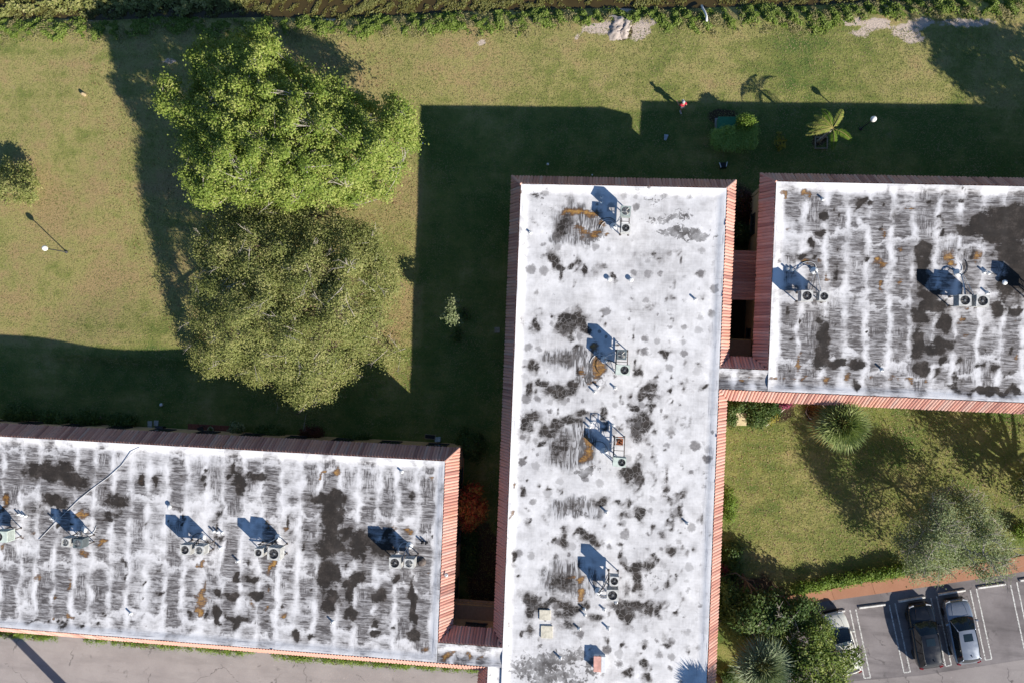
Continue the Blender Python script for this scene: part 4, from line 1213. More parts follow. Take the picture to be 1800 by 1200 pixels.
# ---- palms
def fan_palm(name, label, top_px, h, base_px, R, nleaf, leafm, seed, group):
    rr = random.Random(seed)
    r = np.random.default_rng(seed)
    top = P1(*top_px, h); b = P1(*base_px)
    t = empty(name, b, 0, label, 'palm', group)
    inv = -b
    mb = MB()
    pts = [b.lerp(Vector((top.x, top.y, h - 0.3)), q / 6) for q in range(7)]
    pts[0].z = -0.2
    rad = [0.24, 0.19, 0.17, 0.17, 0.17, 0.18, 0.20]
    mb.tube(pts, rad, 10)
    for q in range(40):      # old leaf boots
        s = rr.uniform(0.15, 1.0); a = rr.uniform(0, 6.28)
        p = pts[0].lerp(pts[-1], s); d = Vector((math.cos(a), math.sin(a), .9)) * 0.16
        mb.tube([p + d * .6, p + d * 1.7], [0.05, 0.02], 4, True)
    o = mb.build('trunk', M_BARK, t, True); o.location = inv
    green = []; grn = []; dryv = []; drn = []; pet = MB()
    for i in range(nleaf):
        u = (i + 0.5) / nleaf
        el = math.radians(82 - 112 * u ** 1.0)          # young leaves stand up, old ones hang
        az = i * 2.39996 + rr.uniform(-.2, .2)
        d = np.array([math.cos(az) * math.cos(el), math.sin(az) * math.cos(el), math.sin(el)])
        pl = R * 0.40 * rr.uniform(.8, 1.1)
        c0 = np.array([top.x, top.y, h - 0.25])
        hub = c0 + d * pl
        pet.tube([c0, hub], [0.022, 0.014], 4, False)
        side = np.cross(d, [0, 0, 1.0]); side /= np.linalg.norm(side) + 1e-6
        nrm = np.cross(side, d)
        nl = 26
        bl = R * 0.66 * rr.uniform(.85, 1.1)
        isdry = u > 0.86
        for q in range(nl):
            a = math.radians(-118 + 236 * q / (nl - 1)) + rr.uniform(-.03, .03)
            ld = d * math.cos(a) + side * math.sin(a)
            ld = ld + nrm * (0.10 + 0.10 * (q % 2)) * (1 if not isdry else .2)
            ld /= np.linalg.norm(ld)
            ll = bl * (0.72 + 0.28 * math.cos(a * .8)) * rr.uniform(.9, 1.08)
            w = np.cross(ld, nrm); w /= np.linalg.norm(w) + 1e-6
            w = w * 0.034 * R / 1.9
            mid = hub + ld * ll * .55
            tip = hub + ld * ll; tip[2] -= 0.20 * ll * (0.4 + u)
            for quad in ([hub, mid - w, tip, mid + w],):
                (dryv if isdry else green).append(quad)
                (drn if isdry else grn).append(min(1, max(0, rr.gauss(.5, .22))))
    o = link('fronds', quads_mesh('fronds', np.array(green), np.array(grn), leafm), t); o.location = inv
    o = link('dry_fronds', quads_mesh('dry_fronds', np.array(dryv), np.array(drn), L_DRYF), t); o.location = inv
    o = pet.build('leaf_stalks', plain('palm_stalk', (0.20, 0.22, 0.07), 0.6), t); o.location = inv
    return t


fan_palm('fan_palm', 'round green fan palm beside the kidney shaped planting bed', (1482, 746), 5.2, (1443, 730), 2.05, 58, L_FAN, 3, 'fan palms')
fan_palm('fan_palm', 'blue green fan palm between the tile skirt and the yellowish tree', (1343, 1172), 4.2, (1322, 1132), 2.25, 56, L_FANB, 8, 'fan palms')
fan_palm('fan_palm', 'fan palm past the bottom edge shading the corner of the central roof', (1300, 1275), 7.6, (1262, 1190), 1.9, 40, L_FAN, 9, 'fan palms')

L_FEATHER = leafmat('palm_yellowing_frond', (0.12, 0.19, 0.03), (0.22, 0.28, 0.055), (0.40, 0.37, 0.10), 0.2)
# feather palm on the upper lawn
top = P1(1464, 226, 3.3); b = P1(1438, 250)
t = empty('feather_palm', b, 0, 'young feather palm with few yellowing fronds in a square bed', 'palm')
inv = -b
mb = MB()
mb.tube([b - Vector((0, 0, .1)), b.lerp(top, .3), b.lerp(top, .7), top], [0.16, 0.11, 0.09, 0.06], 9)
o = mb.build('trunk', M_BARKP, t, True); o.location = inv
rr = random.Random(5)
for (dx, dy, L, yel) in [(-14, -28, 1.75, 0), (12, -26, 1.7, 1), (-34, -6, 1.9, 1), (-28, 6, 1.9, 1), (26, 14, 1.75, 0), (2, 24, 1.6, 0), (-22, -18, 1.7, 1)]:
    az = math.atan2(-dy, dx) + 0.0
    d = Vector((math.cos(az), math.sin(az), 0))
    pts = []
    for q in range(9):
        s = q / 8
        pts.append(top + d * (L * (s * .9)) + Vector((0, 0, 0.62 * L * s - 0.80 * L * s * s)))
    ra = MB(); ra.tube(pts, [0.025 - 0.002 * q for q in range(9)], 4, False)
    o = ra.build('frond_rib', plain('frond_rib', (0.35, 0.30, 0.10), .6), t); o.location = inv
    V = []; R_ = []
    side = Vector((-d.y, d.x, 0))
    for q in range(46):
        s = 0.10 + 0.9 * q / 45
        i0 = min(7, int(s * 8)); p = pts[i0].lerp(pts[i0 + 1], s * 8 - i0)
        ll = 0.34 * math.sin(math.pi * min(1, 0.12 + s * .86)) ** .6 * rr.uniform(.85, 1.1)
        for sg in (-1, 1):
            ld = (side * sg + d * 0.55 + Vector((0, 0, -0.35 + rr.uniform(-.15, .15)))).normalized()
            w = d * 0.024
            V.append([p, p + ld * ll * .5 - w, p + ld * ll, p + ld * ll * .5 + w])
            R_.append(min(1, max(0, rr.gauss(0.4 + 0.3 * yel, .2))))
    o = link('frond', quads_mesh('frond', np.array([[tuple(a) for a in q] for q in V]), np.array(R_), L_FEATHER if yel else L_VINE), t); o.location = inv


# ---- shrubs, hedges
def shrub(label, cx, cy, rx, ry, h, leafm, seed, n=60, per=30, size=0.12, rc=0.25, group=None, name='shrub', poly=None, cat='shrub', zl=0.1, rim=None, base=None, tone=0.22, aspect=.55, gap=None):
    return small_tree(name, label, poly or ellpoly(cx, cy, rx, ry, seed), base or (cx, cy), zl, h, rim or min(rx, ry) * .8, n, per, rc, size, leafm, M_BARK, seed, gap=gap, trunk_h=h * .25, r0=0.04, nmain=5, cat=cat, group=group, tone=tone, aspect=aspect, gz=True)


HB = [(1254, 230), (1262, 226), (1300, 224), (1296, 212), (1308, 204), (1322, 206), (1328, 220), (1327, 258), (1300, 264), (1258, 263), (1252, 250)]
shrub('clipped green hedge wrapped round the green utility box', 0, 0, 0, 0, 1.25, leafmat('leaf_clipped_hedge', (0.20, 0.32, 0.06), (0.32, 0.48, 0.10), (0.45, 0.60, 0.18)), 101, 300, 56, 0.10, 0.22, poly=HB, name='hedge', cat='hedge', zl=1.0, rim=8, base=(1290, 245))
shrub('taller sunlit shrub at the right rear corner of the utility box hedge', 1312, 214, 14, 12, 2.2, L_VINE, 115, 60, 34, 0.12, 0.2, zl=1.7, base=(1308, 222))
shrub('red and orange croton bush in the gap between west and central blocks', 826, 888, 26, 38, 2.6, L_RED, 102, 90, 30, 0.24, 0.3, name='croton_bush', zl=1.4, aspect=.4, base=(832, 882), tone=.3)
shrub('round dark green bush at the corner of the west block', 826, 783, 26, 26, 1.7, L_DARK, 103, 90, 34, 0.15, 0.3)
shrub('thin sapling catching the sun within the shade west of the central block', 798, 548, 18, 18, 3.6, L_GREY, 104, 40, 22, 0.17, 0.26, name='sapling', zl=2.8, base=(806, 562), cat='tree', gap=0.0)
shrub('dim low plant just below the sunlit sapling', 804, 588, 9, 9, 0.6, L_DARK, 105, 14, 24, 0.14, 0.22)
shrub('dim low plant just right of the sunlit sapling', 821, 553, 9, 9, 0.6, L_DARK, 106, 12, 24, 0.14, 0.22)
shrub('bushy green shrub bed round the tan slab at the building corner', 0, 0, 0, 0, 1.1, L_DARK, 107, 200, 34, 0.16, 0.28, poly=[(1280, 706), (1330, 702), (1372, 708), (1368, 722), (1352, 738), (1335, 750), (1322, 752), (1315, 735), (1312, 722), (1295, 722), (1292, 745), (1280, 748)], rim=14, base=(1340, 728), tone=.34)
shrub('yellow flowering shrub at the point of the corner bed', 1356, 734, 9, 9, 0.6, L_YEL, 108, 24, 26, 0.11, 0.2)
shrub('small magenta leaved plant under the salmon tile skirt', 1380, 710, 11, 5, 0.9, leafmat('leaf_magenta', (.14, .02, .05), (.30, .04, .11), (.4, .10, .18), .2), 109, 20, 24, 0.13, 0.2)
shrub('reddish brown plant inside the kidney shaped bed', 1434, 720, 14, 14, 0.6, leafmat('leaf_russet', (.10, .03, .015), (.22, .07, .03), (.2, .16, .05), .2), 110, 34, 26, 0.13, 0.22)
shrub('light green shrub against the east skirt of the central block', 1282, 890, 10, 32, 1.1, L_VINE, 111, 70, 32, 0.12, 0.26)
shrub('dark shrub in the shade under the dark green tree', 1285, 985, 18, 30, 1.5, L_DARK, 112, 90, 30, 0.18, 0.3)
shrub('dark shrub with maroon leaves touching the central block', 1274, 1000, 7, 10, 1.3, leafmat('leaf_maroon', (.06, .01, .015), (.14, .02, .03), (.2, .06, .05), .2), 113, 26, 26, 0.15, 0.2)
for i, (x0, y0, x1, y1) in enumerate([(1395, 1036, 1470, 1022), (1470, 1024, 1535, 1011), (1535, 1013, 1600, 1000)]):
    shrub(['left section of the low hedge along the terracotta footpath', 'middle section of the low hedge along the terracotta footpath', 'right section of the low hedge running under the grey green tree'][i],
          0, 0, 0, 0, 0.85, L_VINE, 120 + i, 120, 30, 0.13, 0.26, name='hedge', cat='hedge', poly=[(x0, y0 - 8), (x1, y1 - 8), (x1, y1 + 6), (x0, y0 + 6)], rim=7, base=((x0 + x1) / 2, (y0 + y1) / 2 - 4), group='low hedge along the footpath', tone=.3)
shrub('green bush at the right edge above the footpath', 1798, 935, 14, 14, 1.0, L_VINE, 125, 40, 30, 0.14, 0.26)
# dim shrubs along the north wall of the west building
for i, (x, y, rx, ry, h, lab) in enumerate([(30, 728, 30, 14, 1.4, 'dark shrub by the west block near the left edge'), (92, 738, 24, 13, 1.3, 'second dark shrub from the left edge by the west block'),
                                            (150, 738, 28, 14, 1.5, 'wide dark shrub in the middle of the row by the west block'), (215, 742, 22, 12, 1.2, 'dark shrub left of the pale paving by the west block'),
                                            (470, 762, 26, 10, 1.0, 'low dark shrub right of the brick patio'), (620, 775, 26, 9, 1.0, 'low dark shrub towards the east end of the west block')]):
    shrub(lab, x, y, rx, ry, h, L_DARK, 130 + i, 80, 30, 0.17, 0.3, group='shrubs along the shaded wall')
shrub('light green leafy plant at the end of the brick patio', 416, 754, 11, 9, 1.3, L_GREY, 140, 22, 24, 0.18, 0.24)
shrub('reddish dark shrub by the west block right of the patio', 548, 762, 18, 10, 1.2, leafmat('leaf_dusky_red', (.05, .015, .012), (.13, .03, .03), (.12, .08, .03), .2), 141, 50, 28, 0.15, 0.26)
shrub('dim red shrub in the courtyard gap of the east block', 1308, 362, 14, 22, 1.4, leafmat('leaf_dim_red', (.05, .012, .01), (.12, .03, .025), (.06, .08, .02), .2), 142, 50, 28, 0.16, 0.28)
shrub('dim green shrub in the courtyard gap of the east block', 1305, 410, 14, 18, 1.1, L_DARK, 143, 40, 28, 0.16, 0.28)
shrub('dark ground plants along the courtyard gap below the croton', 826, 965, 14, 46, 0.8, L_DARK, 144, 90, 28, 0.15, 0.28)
shrub('yellowing banana like plant between utility box and feather palm', 1373, 246, 7, 13, 1.3, L_YEL, 145, 7, 14, 0.36, 0.22, aspect=.28, name='banana_plant')
shrub('spiky dark bush at the base of the blue green fan palm', 1284, 1190, 16, 14, 0.9, L_DARK, 146, 40, 28, 0.2, 0.26, aspect=.25)
# creeper strips at the foot of the west building's south wall
for i, (x0, y0, x1, y1) in enumerate([(-20, 1111, 100, 1121), (148, 1123, 300, 1135), (300, 1135, 446, 1147), (478, 1152, 620, 1162), (620, 1162, 720, 1169), (720, 1168, 838, 1176)]):
    shrub(['creeper strip by the service road, leftmost', 'creeper strip by the service road, second from the left', 'creeper strip by the service road, third from the left', 'creeper strip by the service road, fourth from the left', 'creeper strip by the service road, fifth from the left', 'creeper strip by the service road, rightmost'][i],
          0, 0, 0, 0, 0.7, L_VINE, 150 + i, 150, 26, 0.10, 0.2, name='creeper_hedge', cat='hedge', poly=[(x0, y0 - 6), (x1, y1 - 6), (x1, y1 + 4), (x0, y0 + 4)], rim=7, base=((x0 + x1) / 2, (y0 + y1) / 2 - 2), group='creeper strips by the road', tone=.3)


# ---- growth nobody could count
def cover(name, label, poly, n, size, leafm, h, seed, zwater=None, dens=None, aspect=.6, tone=.25, up=1.0):
    r = np.random.default_rng(seed)
    xs_ = [p[0] for p in poly]; ys_ = [p[1] for p in poly]
    x = r.uniform(min(xs_), max(xs_), n * 6); y = r.uniform(min(ys_), max(ys_), n * 6)
    k_ = inpoly(x, y, poly); x = x[k_]; y = y[k_]
    y = y + r.normal(0, 4.0, len(y)) + 5 * fnoise(seed + 7, 3.0)(x / 23.0, 0 * x)
    w = P(x, y, np.zeros(len(x)))
    f = fnoise(seed, 1.1); f2 = fnoise(seed + 1, 4.0)
    v = f(w[:, 0], w[:, 1]) + 0.8 * f2(w[:, 0], w[:, 1])
    k_ = v + r.normal(0, .5, len(v)) > (-0.4 if dens is None else dens)
    w = w[k_][:n]; v = v[k_][:n]
    gzv = ground_z(w[:, 0], w[:, 1])
    if zwater is not None: gzv = np.maximum(gzv, zwater)
    w[:, 2] = gzv + 0.02 + h * r.uniform(0, 1, len(w)) * np.clip(0.5 + 0.4 * v, .15, 1.2)
    V, rn = leaves(w, np.tile([0, -0.1, up], (len(w), 1)), size, aspect, 1.0, 0, 0.5 + tone * 0.5 * v + r.normal(0, .2, len(w)), r)
    o = link(name, quads_mesh(name, V, rn, leafm))
    return tag(o, label, 'vegetation', None, 'stuff')


sh = SHORE_PX
L_BANK = leafmat('leaf_bank_vine', (0.08, 0.125, 0.022), (0.155, 0.235, 0.035), (0.27, 0.33, 0.09))
L_DRYG = leafmat('leaf_dry_grass', (0.16, 0.17, 0.06), (0.27, 0.25, 0.11), (0.38, 0.33, 0.17))
VB = [(-20, 62), (60, 62), (160, 62), (230, 60), (330, 58), (470, 56), (620, 57), (760, 55), (900, 50), (1000, 42), (1060, 34), (1130, 32), (1180, 44), (1250, 44), (1340, 46), (1440, 44), (1500, 32), (1620, 26), (1820, 22)]
cover('bank_vines', 'bright green vines covering the canal bank', [(p[0], p[1] + 3) for p in sh if -30 < p[0] < 1830] + VB[::-1], 46000, 0.16, L_BANK, 0.20, 200, dens=-0.3)
cover('bank_weeds', 'dry olive weeds at the lower edge of the bank vines', [(p[0], p[1] + 6) for p in sh if -30 < p[0] < 1830] + [(p[0], p[1] + 9) for p in VB[::-1]], 16000, 0.17, L_DRYG, 0.16, 201, dens=0.0, aspect=.25)
cover('water_weeds', 'olive brown weeds floating on the canal', [(-30, -30), (1830, -40), (1830, -14)] + [(p[0], p[1] - 9) for p in sh[::-1] if -30 < p[0] < 1830] + [(-30, 18)], 40000, 0.16, L_WEED, 0.15, 202, zwater=-0.72, dens=0.0)
cover('far_reeds', 'green reeds along the far side of the canal', [(-30, -40), (420, -40), (420, 4), (200, 14), (60, 10), (-30, 16)], 9000, 0.22, L_OLIVE, 0.7, 203, zwater=-0.72, dens=-0.2)

# lawn tufts: short blades that roughen the turf
def tufts(name, label, n, seed):
    r = np.random.default_rng(seed)
    x = r.uniform(-15, 1815, n * 2); y = r.uniform(50, 1060, n * 2)
    w = P(x, y, np.zeros(n * 2))
    X, Y = w[:, 0], w[:, 1]
    inb = ((X > -52) & (X < -8.6) & (Y < -7.9)) | ((X > -5.4) & (X < 9.4) & (Y < 11)) | ((X > 8.6) & (Y > -3.3) & (Y < 11.5)) | ((X < -5) & (Y < -20)) | (y > 1000 - (x - 1400) * 0.15) & (x > 1270)
    w = w[~inb][:n]
    w[:, 2] = ground_z(w[:, 0], w[:, 1])
    N = len(w)
    f = fnoise(seed, 5.0); v = f(w[:, 0], w[:, 1])
    a = r.uniform(0, 6.28, N); d = np.stack([np.cos(a), np.sin(a), 0 * a], 1); s = np.stack([-d[:, 1], d[:, 0], 0 * a], 1)
    h = r.uniform(.03, .06, N)[:, None]; wd = r.uniform(.010, .022, N)[:, None]
    upv = np.array([0, 0, 1.0])
    V = np.stack([w - s * wd, w + s * wd, w + s * wd * .5 + upv * h + d * h * 2.0, w - s * wd * .5 + upv * h + d * h * 2.0], 1)
    o = link(name, quads_mesh(name, V, np.clip(.5 + .18 * v + r.normal(0, .25, N), 0, 1), leafmat('grass_blade', (0.14, 0.17, 0.045), (0.26, 0.24, 0.095), (0.36, 0.30, 0.15), 0.2)))
    return tag(o, label, 'grass', None, 'stuff')


tufts('lawn_tufts', 'short uneven grass blades over the lawns', 150000, 210)


# fallen leaves under the big trees and along the walls
def litter(name, label, poly, n, size, leafm, seed):
    r = np.random.default_rng(seed)
    xs_ = [p[0] for p in poly]; ys_ = [p[1] for p in poly]
    x = r.uniform(min(xs_), max(xs_), n * 4); y = r.uniform(min(ys_), max(ys_), n * 4)
    k_ = inpoly(x, y, poly); x = x[k_][:n]; y = y[k_][:n]
    w = P(x, y, np.zeros(len(x))); w[:, 2] = ground_z(w[:, 0], w[:, 1]) + 0.03
    V, rn = leaves(w, np.tile([0, 0, 3.0], (len(w), 1)), size, .6, .6, 0, None, r)
    return tag(link(name, quads_mesh(name, V, rn, leafm)), label, 'leaves', None, 'stuff')


L_LITTER = leafmat('fallen_leaf', (0.10, 0.06, 0.03), (0.24, 0.15, 0.07), (0.40, 0.29, 0.14), 0.05)
litter('fallen_leaves', 'brown fallen leaves under the two large trees', [(150, 90), (420, 30), (700, 90), (745, 300), (735, 690), (600, 700), (330, 640), (200, 400)], 5200, 0.11, L_LITTER, 220)
litter('fallen_leaves', 'brown fallen leaves on the grass of the right hand yard', [(1280, 760), (1500, 730), (1800, 730), (1800, 940), (1600, 980), (1400, 1020), (1300, 1000)], 2600, 0.10, L_LITTER, 221)

# ------------------------------------------------------------------ things on the roofs
RT = ROOF_Z - 0.13
M_ACW = plain('ac_white_paint', (0.54, 0.54, 0.52), 0.5, var=0.3, scale=4)
M_ACG = plain('ac_grey_green_paint', (0.33, 0.38, 0.36), 0.5, var=0.18, scale=4)
M_ACM = plain('ac_pale_mint_paint', (0.55, 0.62, 0.56), 0.5, var=0.15, scale=4)
M_ACD = plain('ac_dark_grey_paint', (0.13, 0.16, 0.17), 0.5, var=0.2, scale=4)
M_COIL = plain('ac_coil_fins', (0.10, 0.10, 0.105), 0.55, var=0.3, scale=30)
M_FAND = plain('fan_black', (0.018, 0.018, 0.02), 0.4)
M_FANG = plain('fan_grey_metal', (0.35, 0.36, 0.36), 0.4, metal=0.4)
M_STEEL = plain('galvanised_steel', (0.42, 0.43, 0.44), 0.45, metal=0.6)
M_DSTEEL = plain('dark_rusted_steel', (0.11, 0.09, 0.08), 0.7, var=0.4)
M_RUSTY = plain('rusted_sheet', (0.26, 0.09, 0.04), 0.85, var=0.5)
M_PVC = plain('white_plastic', (0.72, 0.73, 0.74), 0.45, var=0.1)
M_INSUL = plain('pipe_insulation', (0.40, 0.40, 0.42), 0.7, var=0.3)
M_BLACKP = plain('black_plastic', (0.02, 0.02, 0.022), 0.5)
_ac = {}


def ac_parts(w, d, h, case_m, fan_m, fr, fx):
    """condenser: casing with coil sides, top panel with a round opening, fan, guard"""
    key = (w, d, h, case_m.name, fan_m.name, fr, fx)
    if key in _ac: return _ac[key]
    base = MB().box((0, 0, 0.03), (w, d, 0.06))
    for sx in (-1, 1):
        for sy in (-1, 1):
            base.box((sx * (w / 2 - .025), sy * (d / 2 - .025), h / 2), (0.05, 0.05, h - .1))
    coil = MB().box((0, 0, h / 2 - 0.02), (w - 0.04, d - 0.04, h - 0.14))
    # louvre ribs on the four sides
    rib = MB()
    nr = 7
    for i in range(nr):
        z = 0.12 + i * (h - 0.28) / (nr - 1)
        for s in (-1, 1):
            rib.box((0, s * (d / 2 - 0.012), z), (w - 0.1, 0.022, 0.03)); rib.box((s * (w / 2 - 0.012), 0, z), (0.022, d - 0.1, 0.03))
    # top panel: square with a round hole
    n = 24
    top = MB()
    V = []; F = []
    for i in range(n):
        a = 2 * math.pi * i / n
        ca, sa = math.cos(a), math.sin(a)
        V.append((fx + fr * ca, fr * sa, h))
        q = 1 / max(abs(ca), abs(sa))
        x = fx * 0 + ca * q * w / 2; y = sa * q * d / 2
        V.append((max(-w / 2, min(w / 2, x)), max(-d / 2, min(d / 2, y)), h))
        V.append((fx + fr * ca, fr * sa, h - 0.16))
        V.append((max(-w / 2, min(w / 2, x)), max(-d / 2, min(d / 2, y)), h - 0.09))
    for i in range(n):
        j = (i + 1) % n
        F += [(4 * i, 4 * i + 1, 4 * j + 1, 4 * j), (4 * i, 4 * j, 4 * j + 2, 4 * i + 2), (4 * i + 1, 4 * i + 3, 4 * j + 3, 4 * j + 1)]
    top.add(V, F)
    fan = MB()
    for q in range(4):
        a0 = q * math.pi / 2 + 0.5
        pts = []
        for (rr_, da, z) in ((.2, -.25, 0.02), (.96, -.42, 0.04), (.96, .32, -0.03), (.2, .35, -0.03)):
            pts.append((fx + fr * rr_ * math.cos(a0 + da), fr * rr_ * math.sin(a0 + da), h - 0.10 + z))
        fan.add(pts, [(0, 1, 2, 3)])
    hub = MB().lathe([(fr * .27, h - .15), (fr * .27, h - .06), (fr * .2, h - .045)], (fx, 0, 0), 12)
    guard = MB()
    for rr_ in (0.34, 0.56, 0.78, 0.99):
        pts = [(fx + fr * rr_ * math.cos(2 * math.pi * i / 18), fr * rr_ * math.sin(2 * math.pi * i / 18), h + 0.012) for i in range(19)]
        guard.tube(pts, 0.006, 3, False)
    for q in range(8):
        a = q * math.pi / 4
        guard.tube([(fx + fr * .2 * math.cos(a), fr * .2 * math.sin(a), h + .014), (fx + fr * math.cos(a), fr * math.sin(a), h + .012)], 0.006, 3, False)
    bottom = MB().box((fx, 0, h - .2), (fr * 2.0, fr * 2.0, 0.03))
    r = [('casing', base.mesh('casing', case_m), None), ('coil', coil.mesh('coil', M_COIL), None), ('louvres', rib.mesh('louvres', case_m), None),
         ('top_panel', top.mesh('top_panel', case_m), None), ('fan', fan.mesh('fan', fan_m), None), ('fan_hub', hub.mesh('fan_hub', M_FANG), None),
         ('fan_guard', guard.mesh('fan_guard', M_BLACKP if fan_m is M_FAND else M_FANG), None), ('fan_well', bottom.mesh('fan_well', M_FAND), None)]
    _ac[key] = r
    return r


STAND_H = 0.72


def ac_unit(px, py, wpx, dpx, case_m, fan_m, label, fpx=None, h=0.78):
    zt = RT + STAND_H + h
    p = P1(px, py, zt)
    sc = 1.0 / ((P1(px + 10, py, zt) - P1(px, py, zt)).length / 10)
    w = wpx / sc; d = dpx / sc
    fr = min(w, d) * 0.40
    fx = 0 if fpx is None else fpx / sc
    o = empty('air_conditioner', (p.x, p.y, RT + STAND_H), random.uniform(-.06, .06), label, 'air conditioner', 'rooftop condensers')
    for nm, me, _ in ac_parts(round(w, 3), round(d, 3), h, case_m, fan_m, round(fr, 3), round(fx, 3)):
        c = link(nm, me, o)
        if nm == 'fan': c.rotation_euler = (0, 0, 0)
    return Vector((p.x, p.y, RT + STAND_H)), w, d


def stand(pts, label, along, rusty=False):
    """steel rack under a pair: two rails, four legs, cross rungs, diagonal stay"""
    xs_ = [p[0].x for p in pts]; ys_ = [p[0].y for p in pts]
    w = max(p[1] for p in pts); d = max(p[2] for p in pts)
    cx = sum(xs_) / len(xs_); cy = sum(ys_) / len(ys_)
    if along == 'x':
        L = max(xs_) - min(xs_) + w - 0.04; W = d * 0.80
    else:
        L = max(ys_) - min(ys_) + d - 0.04; W = w * 0.80
    o = empty('equipment_rack', (cx, cy, RT), 0 if along == 'x' else math.pi / 2, label, 'steel rack', 'condenser racks')
    m = M_DSTEEL
    zt = STAND_H - 0.04
    for s in (-1, 1):
        MB().box((0, s * W / 2, zt), (L, 0.06, 0.08)).build('rail', m, o)
        for e in (-1, 1):
            b = MB().box((e * (L / 2 - .08), s * W / 2, zt / 2 - 0.02), (0.055, 0.055, zt - 0.04))
            b.box((e * (L / 2 - .08), s * W / 2, 0.0), (0.14, 0.14, 0.03))
            b.build('leg', m, o)
    for i in range(5):
        MB().box((-L / 2 + .1 + i * (L - .2) / 4, 0, zt + 0.012), (0.035, W - 0.06, 0.03)).build('rung', m, o)
    MB().tube([(-L / 2 + .08, W / 2 + .03, 0.06), (L / 2 - .08, W / 2 + .03, zt - .06)], 0.016, 5).build('brace', m, o)
    return o


def pipes(pen_px, pts, label, seed, n=4):
    rr = random.Random(seed)
    c = P1(*pen_px, RT)
    o = empty('refrigerant_lines', (c.x, c.y, RT), 0, label, 'pipes', 'condenser pipework')
    MB().lathe([(0.26, 0.0), (0.22, 0.06), (0.10, 0.14), (0.09, 0.24)], (0, 0, 0), 10).build('roof_collar', M_PVC, o, True)
    for i in range(n):
        t = pts[i % len(pts)]
        e = t[0] - Vector((c.x, c.y, RT)) + Vector((rr.uniform(-.2, .2), rr.uniform(-.1, .25), 0.12 + rr.uniform(0, .25)))
        e.x -= (0.42 * t[1]) * (1 if e.x > 0 else -1)
        a = Vector((rr.uniform(-.06, .06), rr.uniform(-.06, .06), 0.2))
        up = a + Vector((0, 0, rr.uniform(.25, .6)))
        m = up.lerp(e, .5) + Vector((rr.uniform(-.35, .35), rr.uniform(-.35, .35), rr.uniform(-.15, .2)))
        ctl = [a, up, m, e]
        q = []
        for s in range(13):
            u = s / 12
            q.append(a * (1 - u) ** 3 + up * 3 * u * (1 - u) ** 2 + m * 3 * u * u * (1 - u) + e * u ** 3)
        MB().tube(q, rr.choice([0.016, 0.022, 0.028]), 5).build('pipe', rr.choice([M_INSUL, M_PVC, M_BLACKP, M_INSUL]), o, True)
    # short lines resting on the roof
    for i in range(2):
        a = rr.uniform(0, 6.28)
        q = [Vector((math.cos(a + u * 1.6) * (0.25 + u * .7), math.sin(a + u * 1.6) * (0.25 + u * .7), 0.04)) for u in [k_ / 8 for k_ in range(9)]]
        MB().tube(q, 0.02, 5).build('pipe', M_PVC if i else M_BLACKP, o, True)
    return o


racks = [
    ([(1100, 371, 18, 18, M_ACG, M_FANG, 'grey green condenser at the top of the uppermost pair on the central roof', None), (1100, 401, 16, 16, M_ACW, M_FAND, 'pale condenser with black fan at the bottom of the uppermost pair on the central roof', None)], 'y', (1079, 398), 'uppermost pair on the central roof'),
    ([(1093, 623, 17, 18, M_ACD, M_FANG, 'dark grey condenser in the second pair on the central roof', None), (1095, 650, 25, 18, M_ACM, M_FAND, 'pale mint condenser in the second pair on the central roof', 3)], 'y', (1062, 632), 'second pair on the central roof'),
    ([(1089, 812, 23, 16, M_ACM, M_FAND, 'pale mint condenser beside the rusted open unit', 4)], 'y', (1062, 792), 'rusted third pair on the central roof'),
    ([(1080, 1021, 16, 16, M_ACW, M_FAND, 'smaller white condenser of the lowest pair on the central roof', None), (1077, 1046, 21, 20, M_ACW, M_FAND, 'larger white condenser of the lowest pair on the central roof', None)], 'y', (1052, 1038), 'lowest pair on the central roof'),
    ([(1419, 520, 21, 20, M_ACW, M_FAND, 'larger white condenser of the left pair on the east roof', None), (1449, 521, 17, 17, M_ACW, M_FAND, 'smaller white condenser of the left pair on the east roof', None)], 'x', (1431, 476), 'left pair on the east roof'),
    ([(1697, 528, 22, 21, M_ACW, M_FAND, 'left white condenser of the second pair on the east roof', None), (1728, 529, 23, 22, M_ACW, M_FAND, 'right white condenser of the second pair on the east roof', None)], 'x', (1683, 480), 'second pair on the east roof'),
    ([(1832, 512, 20, 20, M_ACW, M_FAND, 'white condenser cut by the right edge on the east roof', None)], 'x', (1850, 470), 'condenser at the right edge of the east roof'),
    ([(115, 953, 14, 14, M_ACW, M_FANG, 'small white condenser beside the long cable on the west roof', None), (136, 955, 15, 15, M_ACD, M_FANG, 'dark grey condenser beside the long cable on the west roof', None)], 'x', (148, 930), 'pair by the long cable on the west roof'),
    ([(325, 966, 18, 17, M_ACW, M_FAND, 'black fanned condenser of the second pair on the west roof', None), (350, 967, 16, 15, M_ACW, M_FANG, 'grey fanned condenser of the second pair on the west roof', None)], 'x', (356, 943), 'second pair on the west roof'),
    ([(454, 971, 14, 14, M_ACW, M_FAND, 'smaller condenser of the third pair on the west roof', None), (481, 973, 22, 21, M_ACW, M_FAND, 'larger condenser of the third pair on the west roof', None)], 'x', (489, 944), 'third pair on the west roof'),
    ([(694, 989, 20, 19, M_ACW, M_FAND, 'black fanned condenser of the pair nearest the east skirt of the west block', None), (719, 990, 17, 16, M_ACW, M_FANG, 'grey fanned condenser of the pair nearest the east skirt of the west block', None)], 'x', (720, 958), 'pair nearest the east skirt of the west block'),
    ([(0, 943, 24, 18, M_ACM, M_FAND, 'pale mint condenser cut by the left edge on the west roof', -3)], 'x', (-18, 915), 'condenser at the left edge of the west roof'),
]
